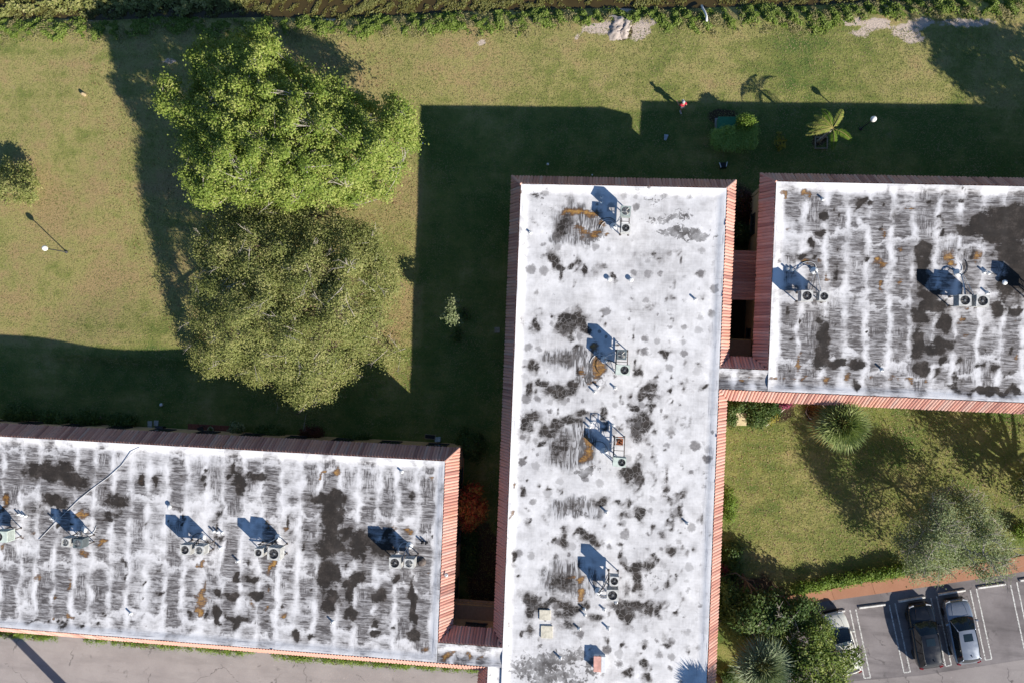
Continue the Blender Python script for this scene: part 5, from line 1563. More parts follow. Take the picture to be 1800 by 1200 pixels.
for i, (us, al_, pen, lab) in enumerate(racks):
    pts = [ac_unit(*u) for u in us]
    if i == 2:
        q = P1(1089, 776, RT + STAND_H + .5)
        pts.append((Vector((q.x, q.y, RT + STAND_H)), 0.55, 0.55))
        o = empty('air_conditioner', (q.x, q.y, RT + STAND_H), 0, 'rusted open condenser frame with its casing missing', 'air conditioner', 'rooftop condensers')
        MB().box((0, 0, .03), (.55, .55, .06)).build('base_pan', M_RUSTY, o)
        for sx in (-1, 1):
            for sy in (-1, 1): MB().box((sx * .25, sy * .25, .3), (.04, .04, .52)).build('post', M_ACM, o)
        f = MB()
        for s in (-1, 1): f.box((s * .25, 0, .57), (.04, .54, .03)); f.box((0, s * .25, .573), (.54, .04, .03))
        f.build('top_frame', M_ACW, o)
        MB().lathe([(.10, .06), (.11, .2), (.10, .36), (.05, .4)], (-.05, .06, 0), 10).build('compressor', M_RUSTY, o, True)
        MB().box((.13, -.1, .2), (.16, .2, .26)).build('motor_bracket', M_RUSTY, o)
    stand(pts, 'steel rack carrying the ' + lab, al_)
    if i != 6: pipes(pen, pts, 'pipes running to the ' + lab, 300 + i)


# ---- vent stubs
def vent(px, py, label, h=0.42, r=0.065, m=None, group='roof vents', mush=False):
    p = P1(px, py, RT); h *= 0.72
    if mush:
        prof = [(r * 1.0, 0), (r * 1.0, h * .7), (r * 2.4, h * .72), (r * 2.3, h * .9), (r * .8, h)]
    else:
        prof = [(r * 2.2, 0), (r * 1.1, .06), (r, .09), (r, h), (r * .72, h), (r * .72, h - .08)]
    o = MB().lathe(prof, (0, 0, 0), 10).build('vent_pipe', m or M_PVC, None, True, (p.x, p.y, RT - .01))
    return tag(o, label, 'vent pipe', group)


for g, lab in (([(376, 933), (383, 934), (391, 935)], 'white vent stub of three between the middle condenser pairs, west roof'),
               ([(34, 903), (40, 904), (46, 906)], 'white vent stub of three near the left edge, west roof'),
               ([(93, 910), (100, 911)], 'white vent stub in the close pair above the cable end, west roof'),
               ([(1384, 473), (1392, 475), (1399, 476)], 'white vent stub of three at the left side of the east roof'),
               ([(1730, 478), (1738, 480)], 'white vent stub of two right of the second pair, east roof'),
               ([(1057, 347), (1057, 356)], 'white vent stub in the close pair near the top of the central roof'),
               ([(1052, 680), (1045, 688)], 'white vent stub of two below the second condenser pair, central roof'),
               ([(1040, 742), (1036, 750)], 'white vent stub in the close pair above the rusted condenser, central roof'),
               ([(1027, 1070), (1028, 1080)], 'white vent stub of two below the lowest condenser pair, central roof')):
    for i_, (x, y) in enumerate(g):
        nm_ = ('left', 'right') if len(g) == 2 else ('left', 'middle', 'right')
        if len(g) == 2 and abs(g[0][0] - g[1][0]) < abs(g[0][1] - g[1][1]): nm_ = ('upper', 'lower')
        vent(x, y, lab.replace('white vent stub', nm_[i_] + ' white vent stub'))
for (x, y) in ((743, 952), (750, 953)): vent(x, y, ('left' if x < 746 else 'right') + ' dark vent stub of two near the east skirt of the west block', m=M_BLACKP, h=.5)
for (x, y, lab, h, mu) in ((300, 889, 'white capped vent above the second condenser pair on the west roof', .35, True), (419, 985, 'short slanting white vent left of the third pair on the west roof', .5, False), (388, 962, 'lone thin vent between second and third pairs on the west roof', .45, False),
                           (230, 1077, 'lone vent stub in the lower middle of the west roof', .4, False), (585, 1092, 'lone vent stub at the lower right of the west roof', .45, False), (1071, 491, 'white capped vent on the upper central roof, left of two', .32, True), (1109, 492, 'white capped vent on the upper central roof, right of two', .3, True),
                           (932, 409, 'lone vent stub near the west edge of the central roof', .3, False), (1081, 681, 'short vent stub right below the second condenser pair, central roof', .35, False), (1077, 747, 'short vent stub above the rusted condenser, central roof', .35, False), (1066, 899, 'lone vent stub in the middle of the central roof', .45, False),
                           (1018, 1104, 'lone vent stub right of the pale slabs on the central roof', .4, False), (1069, 1103, 'lone vent stub above the salmon hatch on the central roof', .45, False), (1062, 1070, 'short vent stub below the lowest condenser pair, central roof', .35, False), (985, 1155, 'wide vent stub left of the salmon hatch', .5, False),
                           (1550, 649, 'lone vent stub at the lower middle of the east roof', .45, False), (1735, 515, 'short vent stub just above the second pair, east roof', .4, False), (1222, 526, 'lone vent stub near the east edge of the upper central roof', .4, False), (1208, 919, 'lone vent stub near the east edge of the lower central roof', .4, False),
                           (1763, 497, 'white capped vent in the dark patch of the east roof', .4, True), (1446, 350, 'lone vent stub at the top left of the east roof', .35, False), (706, 828, 'lone vent stub near the top right corner of the west roof', .3, False), (784, 1010, 'short dark drain head near the west roof edge', .12, False), (1083, 1058, 'short vent stub right of the lowest condenser pair', .3, False)):
    vent(x, y, lab, h, 0.07, None, 'roof vents', mu)

# dishes of the drain at the skirt side
p = P1(741, 986, RT)
tag(MB().lathe([(0.30, 0), (0.33, 0.05), (0.2, 0.09), (0.12, 0.3), (0.10, 0.3)], n=12).build('vent_cowl', M_DSTEEL, None, True, (p.x, p.y, RT)), 'dark stained vent cowl right of the pair nearest the east skirt', 'vent')

# ---- two pale slabs, hatch, long cable
for (x, y, w, d, lab) in ((958, 1080, 20, 18, 'upper of two pale square slabs lying on the central roof'), (961, 1110, 21, 22, 'lower of two pale square slabs lying on the central roof')):
    p = P1(x, y, RT + .08)
    m = MB().box((0, 0, 0), (w / 26.6, d / 26.6, 0.10), 0.03, 0.015)
    tag(m.build('roof_slab', plain('pale_slab', (0.60, 0.56, 0.46), .8, var=.2, scale=5), None, False, (p.x, p.y, RT + .05)), lab, 'slab', 'slabs on the roof')
p = P1(1054, 1167, RT + .5)
h = empty('roof_hatch', (p.x, p.y, RT), 0.02, 'salmon and white roof hatch at the bottom of the central roof', 'roof hatch')
MB().box((0, 0, .2), (.74, .98, .44)).build('curb', M_PVC, h)
MB().box((-.15, 0, .45), (.50, 1.04, .08), 0, .015).build('lid', plain('faded_salmon_paint', (0.66, 0.36, 0.30), .7, var=.25, scale=3), h)
MB().box((.251, 0, .452), (.29, 1.04, .08), 0, .015).build('lid_coating', M_PVC, h)
MB().box((0, .54, .44), (.12, .06, .08)).build('hinge', M_DSTEEL, h)
cp = [(247, 786), (232, 797), (212, 818), (190, 838), (165, 856), (140, 876), (118, 897), (97, 918), (82, 934), (68, 948)]
q = []
for i, (x, y) in enumerate(cp):
    v = P1(x, y, RT + .06); q.append((v.x, v.y, (ROOF_Z + .03) if i < 2 else RT + .05))
c = MB(); c.tube(q, 0.022, 6)
tag(c.build('long_cable', plain('grey_cable', (0.55, 0.55, 0.56), .6), None, True), 'long grey cable trailing diagonally over the west roof', 'cable')

# rails of the walkways under the two links
for (bld, y, x0, x1, z) in ((bE, 0.55, 9.15, 11.5, 3.7), (bW, -19.1, -8.85, -5.2, 3.7)):
    r = MB(); r.tube([(x0, y, z), (x1, y, z)], 0.04, 6); r.tube([(x0, y, z - .5), (x1, y, z - .5)], 0.03, 6)
    for i in range(8): r.tube([(x0 + (i + .5) * (x1 - x0) / 8, y, z - 1.0), (x0 + (i + .5) * (x1 - x0) / 8, y, z)], 0.018, 5)
    r.build('walkway_rail', plain('tan_rail_paint', (0.42, 0.26, 0.10), .6), bld)
    MB().box(((x0 + x1) / 2, y - 0.75, z - 1.05), (x1 - x0, 1.5, 0.12)).build('walkway_floor', M_SOFFIT, bld)

# ------------------------------------------------------------------ things on the ground
M_GLOBE = plain('white_lamp_globe', (0.82, 0.82, 0.80), 0.25, var=0.03)
for (bx, by, lab) in ((117, 443, 'white globe lamp post on the sunny lawn at the left'), (1513, 227, 'white globe lamp post in the shade right of the feather palm')):
    b = P1(bx, by); b.z = float(ground_z(b.x, b.y))
    o = empty('lamp_post', b, 0, lab, 'lamp post', 'lawn lamp posts')
    MB().lathe([(0.13, 0), (0.12, .06), (.06, .12), (.045, .2), (.04, 2.2), (.06, 2.22), (.09, 2.28)], n=10).build('pole', plain('black_pole_paint', (0.06, 0.06, 0.065), .5), o, True)
    MB().lathe([(.08, 2.28), (.15, 2.33), (.20, 2.42), (.21, 2.50), (.19, 2.60), (.13, 2.68), (.04, 2.72)], n=16).build('globe', M_GLOBE, o, True)

p = P1(1278, 216, .85)
o = empty('utility_box', (p.x, p.y, 0), 0.02, 'green metal utility box set in the clipped hedge', 'utility box')
M_GREENB = plain('green_box_paint', (0.035, 0.19, 0.095), .5, var=.15)
MB().box((0, -.1, .06), (1.5, 1.3, .14)).build('pad', plain('box_pad', (.32, .31, .29), .9), o)
MB().box((0, -.1, .46), (1.24, 1.0, .7), 0, .03).build('cabinet', M_GREENB, o)
MB().box((0, -.1, .85), (1.30, 1.06, .06), 0, .02).build('lid', M_GREENB, o)
MB().box((-.12, .43, .5), (.05, .05, .2)).build('handle', M_STEEL, o)

p = P1(1238, 24); 
pp = [P1(1241, 41), P1(1241, 32), P1(1239, 22), P1(1236, 13), P1(1235, 6)]
o = empty('drain_pipe', (pp[0].x, pp[0].y, 0), 0, 'white drain pipe running down the canal bank', 'pipe')
c = MB(); c.tube([(v.x - pp[0].x, v.y - pp[0].y, float(ground_z(v.x, v.y)) + .35) for v in pp], 0.085, 8)
c.build('pipe', M_PVC, o, True)
MB().lathe([(.26, 0), (.26, .22), (.20, .22), (.2, .05)], n=12).build('catch_basin', plain('basin_concrete', (.10, .09, .08), .9), o)

# dug sandy spoil: two ridges of pale sand with trenches
M_SAND = plain('pale_sand', (0.44, 0.38, 0.34), .95, var=.35, scale=3, bump=.6)
for (x, y, w, d, lab) in ((1084, 50, .55, 1.5, 'left ridge of dug pale sand on the bank'), (1100, 50, .38, 1.35, 'right ridge of dug pale sand on the bank')):
    p = P1(x, y)
    rr = random.Random(int(x))
    V = []; F = []
    nx, ny = 9, 17
    for j in range(ny):
        for i in range(nx):
            u = i / (nx - 1) * 2 - 1; v = j / (ny - 1) * 2 - 1
            hgt = .24 * max(0, 1 - u * u) ** .8 * max(0, 1 - v ** 4) * rr.uniform(.45, 1.3)
            V.append((u * w * rr.uniform(.8, 1.2) + .14 * math.sin(v * 3), v * d * .62 * rr.uniform(.9, 1.1), hgt - .04))
    for j in range(ny - 1):
        for i in range(nx - 1): F.append((j * nx + i, j * nx + i + 1, (j + 1) * nx + i + 1, (j + 1) * nx + i))
    tag(link('sand_ridge', rawmesh('sand_ridge', V, F, M_SAND, True), None, (p.x, p.y, float(ground_z(p.x, p.y)))), lab, 'sand pile', 'dug sand ridges')

p = P1(149, 167)
o = MB().lathe([(.17, -.05), (.16, .1), (.13, .3), (.10, .36), (.02, .37)], n=10)
tag(o.build('tree_stump', plain('cut_wood', (.42, .33, .20), .9, var=.4), None, True, (p.x, p.y, float(ground_z(p.x, p.y)))), 'short pale stump on the sunny lawn left of the big trees', 'stump')
p = P1(1171, 242)
tag(MB().add([(-.16, -.2, .06), (.0, -.24, .06), (.17, .17, .07), (-.15, .22, .06), (-.16, -.2, 0), (.0, -.24, 0), (.17, .17, 0), (-.15, .22, 0)],
             [(0, 1, 2, 3), (0, 4, 5, 1), (1, 5, 6, 2), (2, 6, 7, 3), (3, 7, 4, 0)]).build('stone_slab', plain('blue_grey_stone', (.38, .43, .48), .8), None, False, (p.x, p.y, .02)), 'blue grey stone slab lying in the shade below the person in red', 'slab')
for (x, y, r, lab) in ((963, 289, .10, 'small white ball lying in the shade above the central block'), (284, 711, .14, 'small pale stone in the shade above the paving by the west block'), (1041, 308, .06, 'tiny white stone close to the north skirt of the central block'), (743, 252, .06, 'tiny white stone at the shadow edge right of the big trees')):
    p = P1(x, y)
    tag(MB().lathe([(r * .5, -r * .2), (r, r * .3), (r * .95, r * .7), (r * .5, r * 1.1), (r * .1, r * 1.2)], n=9).build('pale_stone', M_PVC, None, True, (p.x, p.y, float(ground_z(p.x, p.y)))), lab, 'stone', 'scattered pale stones')

p = P1(1303, 736, .35)
o = empty('service_cabinet', (p.x, p.y, 0), 0.05, 'tan slab topped service cabinet in the corner shrub bed', 'cabinet')
MB().box((0, 0, .16), (.66, .86, .34), 0, .02).build('body', plain('tan_paint', (.50, .40, .22), .8), o)
MB().box((0, 0, .36), (.74, .94, .06), -.02, .015).build('top_slab', plain('tan_slab', (.62, .52, .32), .8, var=.12), o)


def edging(label, pts_px, r=.05, m=None):
    b = P1(*pts_px[0])
    c = MB(); c.tube([tuple(P1(x, y) - b + Vector((0, 0, .05))) for x, y in pts_px], r, 6)
    return tag(c.build('bed_edging', m or plain('pale_edging', (.50, .43, .36), .85), None, True, (b.x, b.y, 0)), label, 'edging', 'planting bed edging')


edging('pale edging of the kidney shaped planting bed', [(1448, 715), (1440, 706), (1428, 706), (1419, 714), (1416, 724), (1422, 733), (1432, 741)])
edging('pale diagonal edging of the corner shrub bed', [(1390, 706), (1376, 720), (1360, 735), (1346, 748)])
p = P1(1443, 252)
o = empty('timber_bed_frame', (p.x, p.y, 0), 0.02, 'square timber frame round the foot of the feather palm', 'bed frame')
for (cx, cy, w, d) in ((0, .4, .9, .07), (0, -.4, .9, .07), (.42, 0, .07, .72), (-.42, 0, .07, .72)):
    MB().box((cx, cy, .07), (w, d, .16)).build('plank', plain('weathered_timber', (.30, .24, .17), .9), o)

# patio and paving along the shaded wall
pat = empty('brick_patio'); tag(pat, kind='structure')
a = P1(331, 742); bq = P1(409, 768)
mp = MB().box((0, 0, 0), (.285, .285, .06), 0, .01).mesh('paver', plain('red_paver', (.22, .075, .05), .9, var=.3))
nx = int((bq.x - a.x) / .3); ny = max(1, int((a.y - bq.y) / .3))
for i in range(nx):
    for j in range(ny):
        link('paver', mp, pat, (a.x + (i + .5) * .3, bq.y + (j + .5) * .3, .035 + random.uniform(0, .008)))
pv = empty('paving'); tag(pv, kind='structure')
mp2 = MB().box((0, 0, 0), (.36, .42, .06), 0, .01).mesh('paver', plain('grey_paver', (.42, .42, .40), .9, var=.2))
for (x, y) in ((264, 744), (264, 754), (275, 743), (264, 763)):
    p = P1(x, y); link('paver', mp2, pv, (p.x, p.y, .04))
p = P1(279, 754, .5)
o = empty('storage_box', (p.x, p.y, 0), 0, 'dark lidded storage box on the paving by the west block', 'box')
MB().box((0, 0, .24), (.62, .42, .44), 0, .02).build('body', M_BLACKP, o)
MB().box((0, 0, .48), (.66, .46, .06), 0, .02).build('lid', plain('dark_lid', (.06, .065, .08), .5), o)
p = P1(371, 755, .3)
o = empty('flower_pot', (p.x, p.y, .065), 0, 'pale rimmed flower pot standing on the brick patio', 'pot')
MB().lathe([(.16, 0), (.22, .3), (.25, .3), (.25, .36), (.21, .36), (.2, .3)], n=18).build('pot', plain('pale_pot', (.50, .46, .36), .7), o, True)
C_ = np.array([[p.x, p.y, .42]]) + RNG.normal(0, .06, (6, 3))
V, rn = foliage(C_, 16, .16, .12, 401)
q = link('plant', quads_mesh('plant', V, rn, L_DARK), o); q.location = (-p.x, -p.y, -.065)
p = P1(353, 755, .45)
o = empty('patio_chair', (p.x, p.y, .065), .3, 'dark patio chair on the brick patio', 'chair')
MB().box((0, 0, .42), (.48, .48, .05), 0, .02).build('seat', M_BLACKP, o)
MB().box((0, -.24, .68), (.48, .05, .46), 0, .02).build('backrest', M_BLACKP, o)
for sx in (-1, 1):
    for sy in (-1, 1): MB().box((sx * .2, sy * .2, .2), (.04, .04, .4)).build('leg', M_BLACKP, o)
# bench frame and pale box near the corner of the west block
p = P1(756, 767, .45)
o = empty('metal_bench', (p.x, p.y, 0), -.03, 'thin metal bench frame in the shade at the corner of the west block', 'bench')
m = plain('tan_metal', (.36, .28, .2), .5)
for s in (-1, 1):
    MB().box((0, s * .16, .45), (.8, .03, .03)).build('rail', m, o); MB().box((s * .4, 0, .452), (.03, .32, .03)).build('end_bar', m, o)
    for e in (-1, 1): MB().box((s * .38, e * .15, .22), (.03, .03, .44)).build('leg', m, o)
MB().box((0, 0, .43), (.74, .27, .02)).build('seat', M_BLACKP, o)
p = P1(769, 772, .4)
o = empty('meter_box', (p.x, p.y, 0), .1, 'pale grey box beside the thin bench at the corner of the west block', 'box')
MB().box((0, 0, .18), (.38, .32, .36), 0, .02).build('body', plain('pale_grey_box', (.46, .52, .54), .6), o)
MB().box((0, 0, .39), (.42, .36, .05), 0, .02).build('lid', plain('pale_grey_lid', (.52, .58, .60), .6), o)
p = P1(874, 580)
tag(MB().box((0, 0, .03), (.4, .42, .07), .05, .012).build('stepping_stone', plain('tan_stone', (.36, .29, .22), .9), None, False, (p.x, p.y, 0)), 'tan stepping stone against the west skirt of the central block', 'stone')
p = P1(1271, 291, .4)
o = empty('garden_chair', (p.x, p.y, 0), .1, 'small dark garden chair with two white armrests in the shade', 'chair')
MB().box((0, 0, .36), (.42, .42, .05), 0, .02).build('seat', M_BLACKP, o)
MB().box((0, -.22, .6), (.42, .05, .5), 0, .02).build('backrest', M_BLACKP, o)
for s in (-1, 1):
    MB().box((s * .23, .0, .58), (.06, .4, .04), -s * .25, .01).build('armrest', M_PVC, o)
    for e in (-1, 1): MB().box((s * .2, e * .19, .17), (.04, .04, .36)).build('leg', M_BLACKP, o)

# wheel stops
M_STOP = plain('white_painted_concrete', (0.70, 0.69, 0.66), .8, var=.22, scale=5)
for (x0, y0, x1, y1, lab) in ((1441, 1079, 1486, 1073, 'white wheel stop in front of the half hidden white car'), (1510, 1068, 1557, 1062, 'white wheel stop of the empty stall left of the black car'),
                              (1580, 1057, 1627, 1049, 'white wheel stop in front of the black car'), (1650, 1045, 1698, 1037, 'white wheel stop in front of the silver car'),
                              (1719, 1033, 1769, 1026, 'white wheel stop of the empty stall right of the silver car'), (1793, 1020, 1840, 1013, 'white wheel stop cut by the right edge')):
    a = P1(x0, y0, .13); b = P1(x1, y1, .13)
    L = (b - a).length; rz = math.atan2(b.y - a.y, b.x - a.x)
    V = []
    for s in (-1, 1):
        for (y, z) in ((-.085, 0), (-.075, .09), (-.045, .13), (.045, .13), (.075, .09), (.085, 0)): V.append((s * (L / 2 - (.03 if z > .1 else 0)), y, z))
    F = [(i, i + 1, i + 7, i + 6)[::-1] for i in range(5)] + [tuple(range(6)), tuple(range(11, 5, -1))]
    o = link('wheel_stop', rawmesh('wheel_stop', V, F, M_STOP), None, ((a.x + b.x) / 2, (a.y + b.y) / 2, .012))
    o.rotation_euler = (0, 0, rz)
    tag(o, lab, 'wheel stop', 'parking wheel stops')

# concrete post past the bottom edge: its shadow crosses the service road
b = P1(205, 1300)
tag(MB().lathe([(.42, -.2), (.40, 1.0), (.36, 6.0), (.33, 8.6), (.05, 8.7)], n=14).build('utility_pole', plain('grey_pole', (.3, .28, .26), .9), None, True, (b.x, b.y, 0)), 'thick concrete utility pole below the bottom edge by the service road', 'utility pole')


# ------------------------------------------------------------------ cars
M_GLASS = plain('car_glass', (0.012, 0.02, 0.025), 0.04, var=0.1, spec=0.8)
M_TYRE = plain('tyre_rubber', (0.02, 0.02, 0.02), 0.85)
M_RIM = plain('alloy_rim', (0.45, 0.45, 0.46), 0.3, metal=0.8)
M_TRIM = plain('car_trim', (0.015, 0.015, 0.016), 0.4)
M_LAMP = plain('headlamp_lens', (0.55, 0.57, 0.6), 0.1, spec=0.7)
M_TAIL = plain('tail_lamp_lens', (0.16, 0.008, 0.01), 0.15, spec=0.5)


def paint(name, col, metal, rough=.16):
    k = NT(name)
    n = k.noise(k.objc(), 60, 2)
    n2 = k.noise(k.objc(), 2.5, 4)
    c = k.mix(k.lin(n, .3, .7, 0, .12), col, tuple(x * .6 for x in col))
    c = k.mix(k.step(n2, .5, .8, 0, .025), c, (.4, .38, .34))
    b = k.bsdf(c, k.lin(n2, .3, .8, rough, rough + .12), metal, None, .5)
    b.inputs['Coat Weight'].default_value = .6
    b.inputs['Coat Roughness'].default_value = .03
    return k.m


def patch(fn, nu, nv, name, mat, parent, smooth=True):
    V = []; F = []
    for j in range(nv + 1):
        for i in range(nu + 1): V.append(tuple(fn(i / nu, j / nv)))
    for j in range(nv):
        for i in range(nu):
            a = j * (nu + 1) + i
            F.append((a, a + 1, a + nu + 2, a + nu + 1))
    me = rawmesh(name, V, F, mat, smooth)
    return link(name, me, parent)


def car(label, px, py, h_px, front_px, mat, sunroof, L=4.55, W=1.84, H=1.62):
    c = P1(px, py, h_px)
    f = P1(front_px[0], front_px[1], .5) - P1(front_px[2], front_px[3], .5)
    rz = math.atan2(f.y, f.x) - math.pi / 2
    o = empty('parked_car', (c.x, c.y, .014), rz, label, 'car', 'parked cars')
    hw = W / 2; hl = L / 2
    belt = .98
    # lower body: stations from rear to front (y, half width, top z)
    st = [(-hl, .66, .62, .36), (-hl + .06, .80, .88, .30), (-hl + .25, .92, .99, .24), (-hl + .9, .985, 1.0, .2), (-.6, 1.0, 1.0, .2), (.3, 1.0, .99, .2), (.9, .99, .985, .2), (1.25, .985, .96, .2), (hl - .5, .95, .88, .22), (hl - .18, .86, .79, .25), (hl - .04, .72, .68, .28), (hl, .60, .58, .34)]
    V = []; F = []
    for (y, wf, zt, zb) in st:
        w = hw * wf
        half = [(0.0, zt + .018), (w * .45, zt + .014), (w * .78, zt - .005), (w * .93, zt - .05), (w, zt - .16), (w * 1.0, (zt + zb) / 2), (w * .985, zb + .12), (w * .93, zb)]
        ring = [(x, y, z) for x, z in half] + [(-x, y, z) for x, z in half[:0:-1]]
        V += ring
    n = 15
    for i in range(len(st) - 1):
        for q in range(n):
            r2 = (q + 1) % n
            F.append((i * n + q, i * n + r2, (i + 1) * n + r2, (i + 1) * n + q))
    F.append(tuple(range(n))); F.append(tuple(range(len(st) * n - 1, (len(st) - 1) * n - 1, -1)))
    me = rawmesh('body', V, F, mat, True)
    link('body', me, o)
    # cabin
    wb_y, rf_y, rr_y, rb_y = 1.02, .38, -1.62, -2.02
    wbw, rw = hw * .86, hw * .66
    zr = H
    roof = lambda u, v: ((u * 2 - 1) * rw * (1 - .06 * (2 * v - 1) ** 2), rr_y + (rf_y - rr_y) * v - .05 * (1 - (2 * u - 1) ** 2) * (1 - 2 * v), zr - .05 * (2 * u - 1) ** 2 - .035 * (2 * v - 1) ** 2 - (.05 * (1 - v)))
    patch(roof, 8, 8, 'roof_panel', mat, o)
    def wind(u, v):
        s = 2 * u - 1
        a = Vector((s * wbw, wb_y + .16 * (1 - s * s), belt + .01)); b = Vector(roof(u, 1.0))
        p_ = a.lerp(b, v); p_.z += .05 * math.sin(v * math.pi); return p_
    patch(wind, 8, 5, 'windscreen', M_GLASS, o)
    def rear(u, v):
        s = 2 * u - 1
        a = Vector((s * wbw * .94, rb_y - .10 * (1 - s * s), belt + .02)); b = Vector(roof(u, 0.0))
        p_ = b.lerp(a, v); p_.z += .03 * math.sin(v * math.pi); return p_
    patch(lambda u, v: rear(1 - u, 1 - v), 8, 4, 'rear_window', M_GLASS, o)
    for s in (-1, 1):
        def side(u, v):
            uu = 0 if s < 0 else 1
            b = Vector(roof(uu, u)); a0 = rear(uu, 1); a1 = wind(uu, 0)
            a = a0.lerp(a1, u); a.x = s * (wbw + .02 * math.sin(u * math.pi))
            return a.lerp(b, v)
        patch((lambda u, v: side(1 - u, v)) if s > 0 else side, 8, 3, 'side_window', M_GLASS, o)
        uu = 0 if s < 0 else 1
        MB().tube([wind(uu, q / 4) for q in range(5)], .035, 6).build('pillar', mat, o, True)
        MB().tube([rear(uu, q / 4) for q in range(5)], .06, 6).build('pillar', mat, o, True)
        MB().tube([Vector(roof(uu, q / 6)) for q in range(7)], .035, 6).build('roof_rail', M_TRIM if sunroof else mat, o, True)
        for uq in (.36, .66): MB().tube([side(uq, 0), side(uq, 1)], .03, 5).build('pillar', M_TRIM, o)
        # mirror
        m_ = MB().box((s * (hw + .10), .78, belt + .02), (.20, .13, .15), -s * .25, .03)
        m_.box((s * (hw - .02), .80, belt - .03), (.12, .05, .05))
        m_.build('mirror', mat, o)
        # wheels
        for y in (hl - .92, -hl + .92):
            w_ = link('wheel', None, o, (s * (hw - .13), y, .335)); w_.rotation_euler = (0, math.pi / 2, 0)
            MB().lathe([(.22, -.11), (.31, -.11), (.335, -.07), (.335, .07), (.31, .11), (.22, .11)], n=20).build('tyre', M_TYRE, w_, True)
            r_ = MB().lathe([(.22, -.09), (.225, .09), (.10, .06), (.05, .085)], n=14); r_.build('rim', M_RIM, w_)
        MB().box((s * hw * .62, hl - .16, .68), (.36, .22, .12), -s * .35, .03).build('headlight', M_LAMP, o)
        MB().box((s * hw * .74, -hl + .10, .84), (.28, .14, .14), s * .3, .03).build('tail_light', M_TAIL, o)
    MB().box((0, hl - .03, .52), (1.0, .10, .18), 0, .02).build('grille', M_TRIM, o)
    MB().box((0, hl + .01, .34), (1.25, .08, .14), 0, .02).build('front_bumper', M_TRIM, o)
    MB().box((0, -hl - .0, .45), (1.2, .10, .2), 0, .02).build('rear_bumper', M_TRIM, o)
    MB().box((0, -hl + .02, .66), (.50, .06, .12)).build('number_plate', M_PVC, o)
    # bonnet crease lines
    for s in (-1, 1):
        MB().tube([(s * .5, 1.30, .962), (s * .46, 1.7, .925), (s * .36, 2.05, .845)], .012, 4).build('bonnet_line', mat, o)
    if sunroof:
        patch(lambda u, v: Vector(roof(.25 + u * .5, .62 + v * .25)) + Vector((0, 0, .014)), 4, 4, 'sunroof', M_GLASS, o)
    MB().add([(-.02, -1.45, zr - .08), (.02, -1.45, zr - .08), (0, -1.28, zr - .06), (0, -1.47, zr + .07)], [(0, 1, 2), (0, 3, 1), (1, 3, 2), (2, 3, 0)]).build('aerial_fin', M_TRIM, o)
    for s in (-.35, .35):
        MB().tube([(s - .25, 1.14, belt + .06), (s + .25, 1.18, belt + .05)], .01, 4).build('wiper', M_TRIM, o)
    return o


car('cream white car half hidden under the yellowish green tree', 1479, 1131, .8, (1464, 1080, 1494, 1180), paint('white_car_paint', (.68, .68, .62), 0.0), False)
car('black car with sunroof parked between the empty stall and the silver car', 1627, 1118, .8, (1619, 1064, 1638, 1171), paint('black_car_paint', (.010, .011, .014), 0.2), True)
car('silver grey car with dark sunroof parked to the right of the black car', 1692, 1110, .8, (1681, 1053, 1703, 1166), paint('silver_car_paint', (.27, .30, .35), 0.5), True)


# ------------------------------------------------------------------ the person on the lawn
def skin_body(name, joints, edges, mat, parent, sub=2):
    me = bpy.data.meshes.new(name)
    me.from_pydata([j[0] for j in joints], edges, [])
    me.materials.append(mat)
    o = link(name, me, parent)
    md = o.modifiers.new('skin', 'SKIN'); md.use_smooth_shade = True
    sv = me.skin_vertices[0].data if len(me.skin_vertices) else None
    if sv is not None:
        for i, j in enumerate(joints):
            sv[i].radius = j[1] if hasattr(j[1], '__len__') else (j[1], j[1])
        sv[0].use_root = True
    o.modifiers.new('sub', 'SUBSURF').levels = sub
    o.modifiers['sub'].render_levels = sub
    return o


p = P1(1197, 193)
o = empty('person', (p.x, p.y, float(ground_z(p.x, p.y))), .4, 'person in red shirt and grey cap walking at the edge of the shade', 'person')
M_SKIN = plain('skin', (.50, .28, .19), .6, var=.08)
M_SHIRT = plain('red_shirt', (.42, .02, .05), .8, var=.2)
M_SHORT = plain('dark_shorts', (.03, .03, .045), .8)
M_CAP = plain('grey_cap', (.42, .44, .46), .7)
J = [((0, 0, .95), (.13, .10)), ((0, 0, 1.15), (.125, .09)), ((0, .01, 1.38), (.15, .095)), ((0, .02, 1.50), (.055, .055)), ((0, .05, 1.58), (.085, .095)), ((0, .05, 1.70), (.075, .085)),
     ((.19, .0, 1.40), (.055, .055)), ((.24, -.10, 1.15), (.045, .045)), ((.23, .04, .93), (.035, .035)), ((.22, .10, .86), (.03, .025)),
     ((-.19, .0, 1.40), (.055, .055)), ((-.27, .10, 1.20), (.045, .045)), ((-.30, .34, 1.22), (.035, .035)), ((-.31, .43, 1.24), (.03, .025)),
     ((.09, 0, .90), (.085, .085)), ((.10, .16, .50), (.058, .058)), ((.10, .10, .09), (.042, .042)), ((.10, .25, .04), (.045, .035)),
     ((-.09, 0, .90), (.085, .085)), ((-.10, -.02, .49), (.058, .058)), ((-.10, -.25, .13), (.042, .042)), ((-.10, -.14, .05), (.045, .035))]
E_ = [(0, 1), (1, 2), (2, 3), (3, 4), (4, 5), (2, 6), (6, 7), (7, 8), (8, 9), (2, 10), (10, 11), (11, 12), (12, 13), (0, 14), (14, 15), (15, 16), (16, 17), (0, 18), (18, 19), (19, 20), (20, 21)]
body = skin_body('body', J, E_, M_SKIN, o)
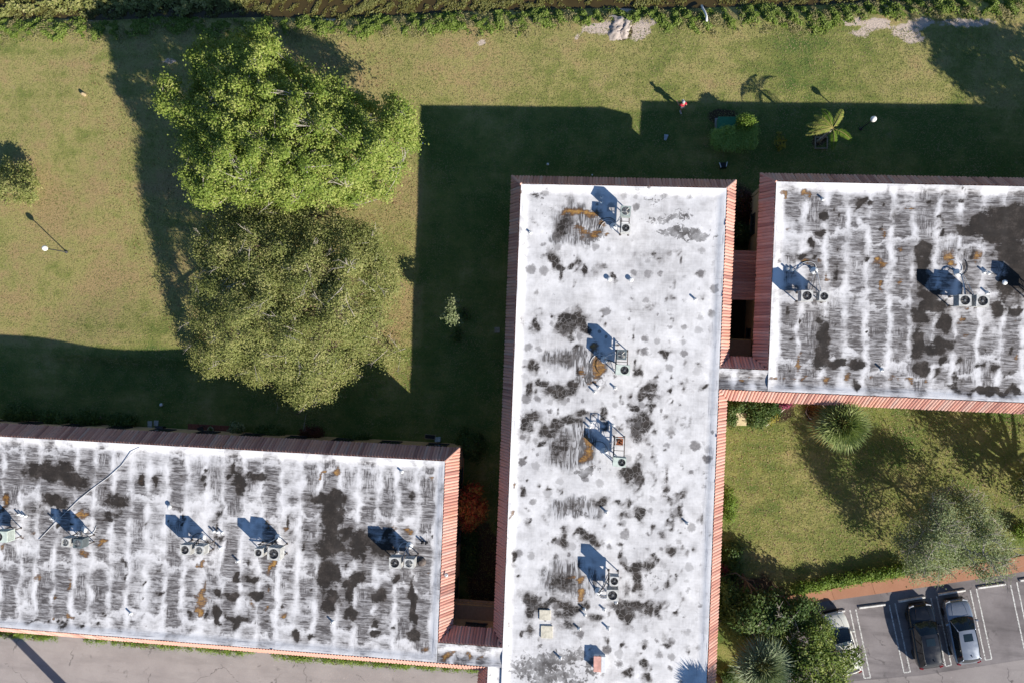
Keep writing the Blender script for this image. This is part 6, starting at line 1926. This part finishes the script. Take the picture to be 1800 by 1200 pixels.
JS = [((0, 0, .93), (.155, .12)), ((0, 0, 1.15), (.15, .115)), ((0, .01, 1.38), (.17, .115)), ((0, .015, 1.46), (.09, .08)), ((.19, 0, 1.40), (.075, .075)), ((.23, -.06, 1.22), (.065, .065)), ((-.19, 0, 1.40), (.075, .075)), ((-.24, .06, 1.25), (.065, .065))]
skin_body('shirt', JS, [(0, 1), (1, 2), (2, 3), (2, 4), (4, 5), (2, 6), (6, 7)], M_SHIRT, o)
JT = [((0, 0, .94), (.15, .12)), ((.09, 0, .86), (.11, .11)), ((.10, .13, .56), (.085, .085)), ((-.09, 0, .86), (.11, .11)), ((-.10, -.01, .56), (.085, .085))]
skin_body('shorts', JT, [(0, 1), (1, 2), (0, 3), (3, 4)], M_SHORT, o)
cap = MB().lathe([(.115, 1.66), (.12, 1.70), (.10, 1.77), (.05, 1.81), (.01, 1.815)], (0, .045, 0), 14)
cap.box((0, .17, 1.675), (.17, .14, .02), 0, .008)
cap.build('cap', M_CAP, o, True)
for s in (-1, 1):   # fingers of both hands
    hx = .22 if s > 0 else -.31
    h0 = Vector((.22, .10, .86)) if s > 0 else Vector((-.31, .43, 1.24))
    dd = Vector((0, .25, -.97)) if s > 0 else Vector((-.08, .98, .12))
    fm = MB()
    for q in range(4):
        off = Vector((-.027 + .018 * q, 0, 0))
        L_ = (.065, .075, .07, .055)[q]
        fm.tube([h0 + off, h0 + off + dd * L_ * .6, h0 + off + dd * L_ + Vector((0, .012, -.01))], [.009, .0085, .006], 5)
    fm.tube([h0 - dd * .02 + Vector((-s * .03, 0, 0)), h0 + dd * .025 + Vector((-s * .055, 0, 0))], [.010, .007], 5)
    fm.build('fingers', M_SKIN, o)
for s, (x, y, z) in ((1, (.10, .19, .045)), (-1, (-.10, -.19, .06))):
    MB().box((x, y, z), (.10, .27, .09), 0, .03).build('shoe', M_PVC, o)
ft = MB()
ft.lathe([(.014, -.02), (.016, 0), (.006, .03)], (0, .148, 1.60), 6)
ft.build('nose', M_SKIN, o)
for s in (-1, 1):
    MB().lathe([(.004, -.008), (.011, 0), (.004, .008)], (s * .033, .132, 1.635), 6).build('eye', M_TRIM, o)
    MB().lathe([(.008, -.03), (.016, 0), (.008, .03)], (s * .09, .05, 1.62), 6).build('ear', M_SKIN, o)
MB().box((0, .135, 1.565), (.05, .012, .012)).build('mouth', M_SHIRT, o)
